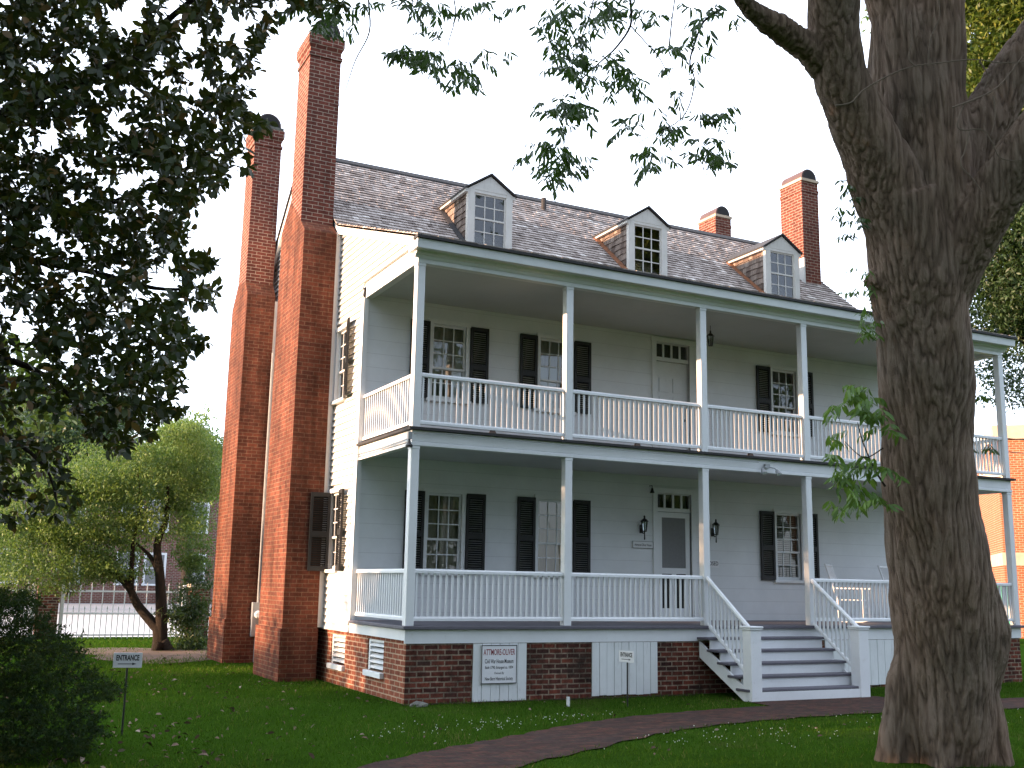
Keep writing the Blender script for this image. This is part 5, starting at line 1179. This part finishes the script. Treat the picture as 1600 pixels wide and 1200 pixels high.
# small crooked tree in front of the fence
b0 = onplane(250, 1018, 2, 0.0); dB = 25.5
tree('crooked_tree', 'light green small tree with crooked twin stems in front of the white fence', b0,
     [([G(250, 1022, dB), G(248, 985, dB), G(240, 975, dB), G(215, 945, dB), G(200, 915, dB), G(175, 890, dB), G(140, 878, dB)], .17, .04), ([G(252, 1020, dB), G(252, 960, dB), G(250, 900, dB), G(246, 850, dB), G(260, 810, dB), G(262, 760, dB)], .16, .04),
      ([G(205, 920, dB), G(208, 850, dB), G(220, 790, dB), G(215, 740, dB)], .07, .02), ([G(250, 900, dB), G(235, 870, dB), G(212, 848, dB)], .08, .02), ([G(222, 955, dB), G(180, 900, dB + .5), G(110, 880, dB + 1)], .06, .02), ([G(248, 1005, dB - .2), G(240, 1020, dB - .3), G(225, 1024, dB - .4)], .16, .03), ([G(255, 1005, dB - .1), G(268, 1020, dB - .2), G(275, 1023, dB - .3)], .16, .03)],
     [(G(205, 745, dB), (2.1, 2.0, 1.1), 240, 70, .17), (G(110, 800, dB), (1.9, 1.8, 1.3), 220, 70, .17), (G(280, 700, dB), (1.05, 1.4, 1.0), 110, 70, .15), (G(90, 890, dB - .5), (1.9, 1.6, .55), 130, 60, .16), (G(240, 820, dB), (1.3, 1.4, .6), 80, 60, .16), (G(20, 840, dB), (1.3, 1.4, 1.2), 130, 60, .17), (G(180, 890, dB), (1.0, 1.2, .35), 50, 60, .14), (G(300, 850, dB + 1), (.45, .8, 1.0), 60, 60, .12), (G(285, 770, dB + .6), (.8, 1.0, .7), 80, 60, .15), (G(150, 850, dB + .5), (1.5, 1.2, .6), 110, 60, .16), (G(320, 720, dB + .8), (.35, .7, .8), 40, 60, .12), (G(60, 760, dB), (1.3, 1.5, .8), 90, 60, .16)], .075, 'light', droop=-.6)
# shrub against the pier by the rear chimney
bs_ = onplane(297, 1012, 2, 0.0)
tree('leafy_shrub', 'loose dark green shrub between the small tree and the rear chimney', bs_, [([bs_, bs_ + np.array([.05, 0, .5]), bs_ + np.array([.1, .1, 1.1])], .04, .015), ([bs_, bs_ + np.array([-.25, 0, .6]), bs_ + np.array([-.35, .1, 1.0])], .03, .01)], [(G(297, 960, 26.3), (.55, .6, .75), 80, 40, .13), (G(300, 1005, 26.0), (.45, .5, .2), 30, 30, .12), (G(268, 960, 25.8), (.35, .4, .25), 14, 30, .12), (G(315, 900, 26.8), (.3, .4, .5), 24, 40, .12)], .11, 'darkleaf', cat='shrub', wr=.3)
# dark yew bush, lower left
by = onplane(-30, 1200, 2, 0.0); dY = 9.8
YS = [(-300, 900), (-60, 915), (35, 925), (62, 945), (70, 970), (95, 985), (120, 1010), (140, 1020), (118, 1035), (150, 1050), (188, 1080), (165, 1095), (130, 1105), (160, 1125), (168, 1150), (140, 1165), (120, 1200), (110, 1260), (-300, 1260)]
t_ = thing('yew_bush', 'dense dark green needle bush in the lower left corner', 'bush', (by[0], by[1], 0)); oy = np.array([by[0], by[1], 0.0])
c2 = polyfill(YS, 3600); P, D, T = [], [], []
for u, v in c2:
    edge = np.clip((190 - u) / 260, 0, 1); dd = dY - .9 * edge * random.random() + random.gauss(.5, .45); c = at(u, v, dd)
    if c[2] < .03: continue
    ax = unit(np.array([random.gauss(.5, .5), random.gauss(-.2, .5), random.gauss(.15, .3)])); L0 = random.uniform(.10, .22); t0 = np.clip(random.gauss(.4, .22), 0, 1); n = 34
    f = RNG.random(n); side = unit(np.cross(ax, RNG.normal(size=(n, 3)))); P.append(c + ax * (f[:, None] - .5) * L0 * 1.6); D.append(side + ax * .7 + np.array([0, 0, .1])); T.append(np.clip(t0 + RNG.normal(size=n) * .1, 0, 1))
P, D, T = np.vstack(P), np.vstack(D), np.concatenate(T); link('foliage', leaf_mesh('foliage', P - oy, D, RNG.uniform(.028, .055, len(P)), .013, T), M['yew'], t_)
MB().tube([(0, 0, -.1), (.05, .1, .5), (-.1, .2, 1.0)], [.08, .06, .03], 8).build('stem', M['bark2'], t_)
# far trees on the left
tree('broad_tree', 'dark green broad tree behind the brick house at the far left', G(100, 900, 48), [([at(100, 930, 48), at(105, 800, 48), at(110, 700, 48)], .4, .15)], [(G(95, 700, 48), (4.2, 3.5, 2.9), 240, 60, .45), (G(20, 760, 46), (3.0, 3.0, 3.4), 160, 60, .42), (G(190, 745, 50), (2.4, 2.5, 2.0), 110, 60, .4)], .26, 'darkleaf', group='far trees')
tree('broad_tree', 'mid green tree just left of the rear chimney tops, beyond the fence', G(290, 900, 42), [([at(292, 930, 42), at(292, 820, 42), at(290, 720, 42)], .25, .08)], [(G(298, 692, 42), (1.1, 1.8, 1.3), 110, 60, .28), (G(322, 730, 42), (.7, 1.2, 1.4), 70, 60, .25), (G(275, 720, 42), (1.1, 1.4, 1.2), 60, 60, .25)], .17, 'light', group='far trees')
tree('broad_tree', 'tall dark tree behind the magnolia branches at the left edge', G(-40, 900, 55), [([at(-60, 930, 55), at(-50, 700, 55), at(-40, 500, 55)], .5, .2)], [(G(-70, 640, 55), (5.5, 4.5, 4.5), 260, 60, .5), (G(120, 650, 58), (3.6, 3.0, 2.3), 150, 60, .45)], .3, 'darkleaf', group='far trees')
# far trees on the right
tree('oak_tree', 'dense dark tree behind the right end of the porch roof', G(1600, 980, 26), [([at(1640, 985, 26), at(1630, 700, 26), at(1610, 450, 26)], .35, .15), ([at(1620, 560, 26), at(1570, 480, 26), at(1530, 400, 26)], .12, .04)], [(G(1560, 380, 26), (1.8, 2.0, 2.1), 330, 75, .24), (G(1620, 470, 26), (1.7, 1.8, 2.0), 250, 75, .24), (G(1540, 500, 26), (.85, 1.2, .9), 70, 55, .22), (G(1590, 590, 25), (.5, 1.0, .9), 45, 50, .2), (G(1650, 300, 26), (2.0, 2.0, 2.4), 220, 70, .24), (G(1545, 585, 26), (.35, .6, .3), 12, 40, .16), (G(1600, 250, 26), (1.3, 2, 1.3), 100, 60, .26)], .115, 'darkleaf', group='trees at the right', wr=.36)
tree('oak_tree', 'sunny yellow green tree crown seen between the forked trunks', G(1560, 980, 20), [([at(1690, 985, 20), at(1675, 500, 20), at(1650, 50, 20)], .20, .06)], [(G(1540, 60, 20), (.9, 1.5, 1.3), 170, 60, .2), (G(1620, 110, 20), (1.2, 1.5, 1.6), 170, 60, .2), (G(1530, 160, 20), (.5, 1.0, .6), 50, 60, .16), (G(1590, 200, 20), (.6, 1.0, .7), 60, 60, .16), (G(1500, -30, 20), (1.6, 1.6, .9), 110, 60, .2), (G(1690, 20, 20), (2.4, 2.4, 2.0), 220, 60, .24), (G(1640, -180, 20), (2.8, 2.6, 1.6), 200, 60, .26)], .13, 'yellowleaf', group='trees at the right', wr=.3)
tree('oak_tree', 'light green tree seen through the porch between trunk and corner post', G(1535, 985, 60), [([at(1530, 985, 60), at(1530, 880, 60), at(1525, 800, 60)], .25, .1)], [(G(1520, 790, 60), (1.7, 2.0, 3.6), 190, 60, .35), (G(1480, 860, 60), (2.2, 2.0, 3.0), 120, 60, .35), (G(1530, 940, 62), (1.5, 1.5, 1.3), 60, 50, .35)], .24, 'light', group='trees at the right')
# unseen street trees added to block sky light; mirrored in dormer and balcony windows
for i, (x, y, h, lb) in enumerate(((-34, -30, 13, 'tall unseen street tree behind the viewer, leftmost of five'), (-18, -36, 15, 'tall unseen street tree behind the viewer, second from the left'), (-2, -34, 13, 'tall unseen street tree behind the viewer, middle of five'), (13, -31, 14, 'tall unseen street tree behind the viewer, second from the right'), (29, -26, 14, 'tall unseen street tree behind the viewer, rightmost of five'))):
    tree('unseen_street_tree', lb, (x, y, 0), [([(x, y, -.1), (x + .2, y, h * .25), (x, y + .2, h * .5)], .4, .2)], [((x, y, h * .56), (8.0, 5.0, h * .46), 230, 22, 1.0)], .8, 'darkleaf', group='unseen street trees behind the viewer')
# unseen trees beyond the left edge, added to block and dapple the evening sun
for i, (x, y, h, w_, lb) in enumerate(((-24, 1.4, 9.2, 2.8, 'bushy unseen tree out beyond the left edge, nearest the camera'), (-25, 6.5, 5.3, 3.0, 'bushy unseen tree out beyond the left edge, second from the camera'), (-24, 11.5, 5.3, 3.0, 'bushy unseen tree out beyond the left edge, third from the camera'),
                                   (-19, -4.6, 14.5, 4.0, 'tall leafy unseen tree out beyond the left edge, behind the magnolia'), (-20, -10.5, 15, 4.2, 'tall leafy unseen tree out beyond the left edge, level with the path'), (-19, -17, 14, 4.2, 'tall leafy unseen tree out beyond the left edge, beside the viewer'), (-20, -24, 11, 4, 'tall leafy unseen tree out beyond the left edge, behind the viewer'))):
    tree('unseen_shade_tree', lb, (x, y, 0), [([(x, y, -.1), (x + .1, y, h * .3), (x, y + .1, h * .6)], .2, .08)], [((x, y, h * .52), (2.2, w_, h * .52), 120 if h < 7 else (420 if h < 10 else 560), 40, .38)], .34, 'darkleaf', group='unseen trees beyond the left edge')
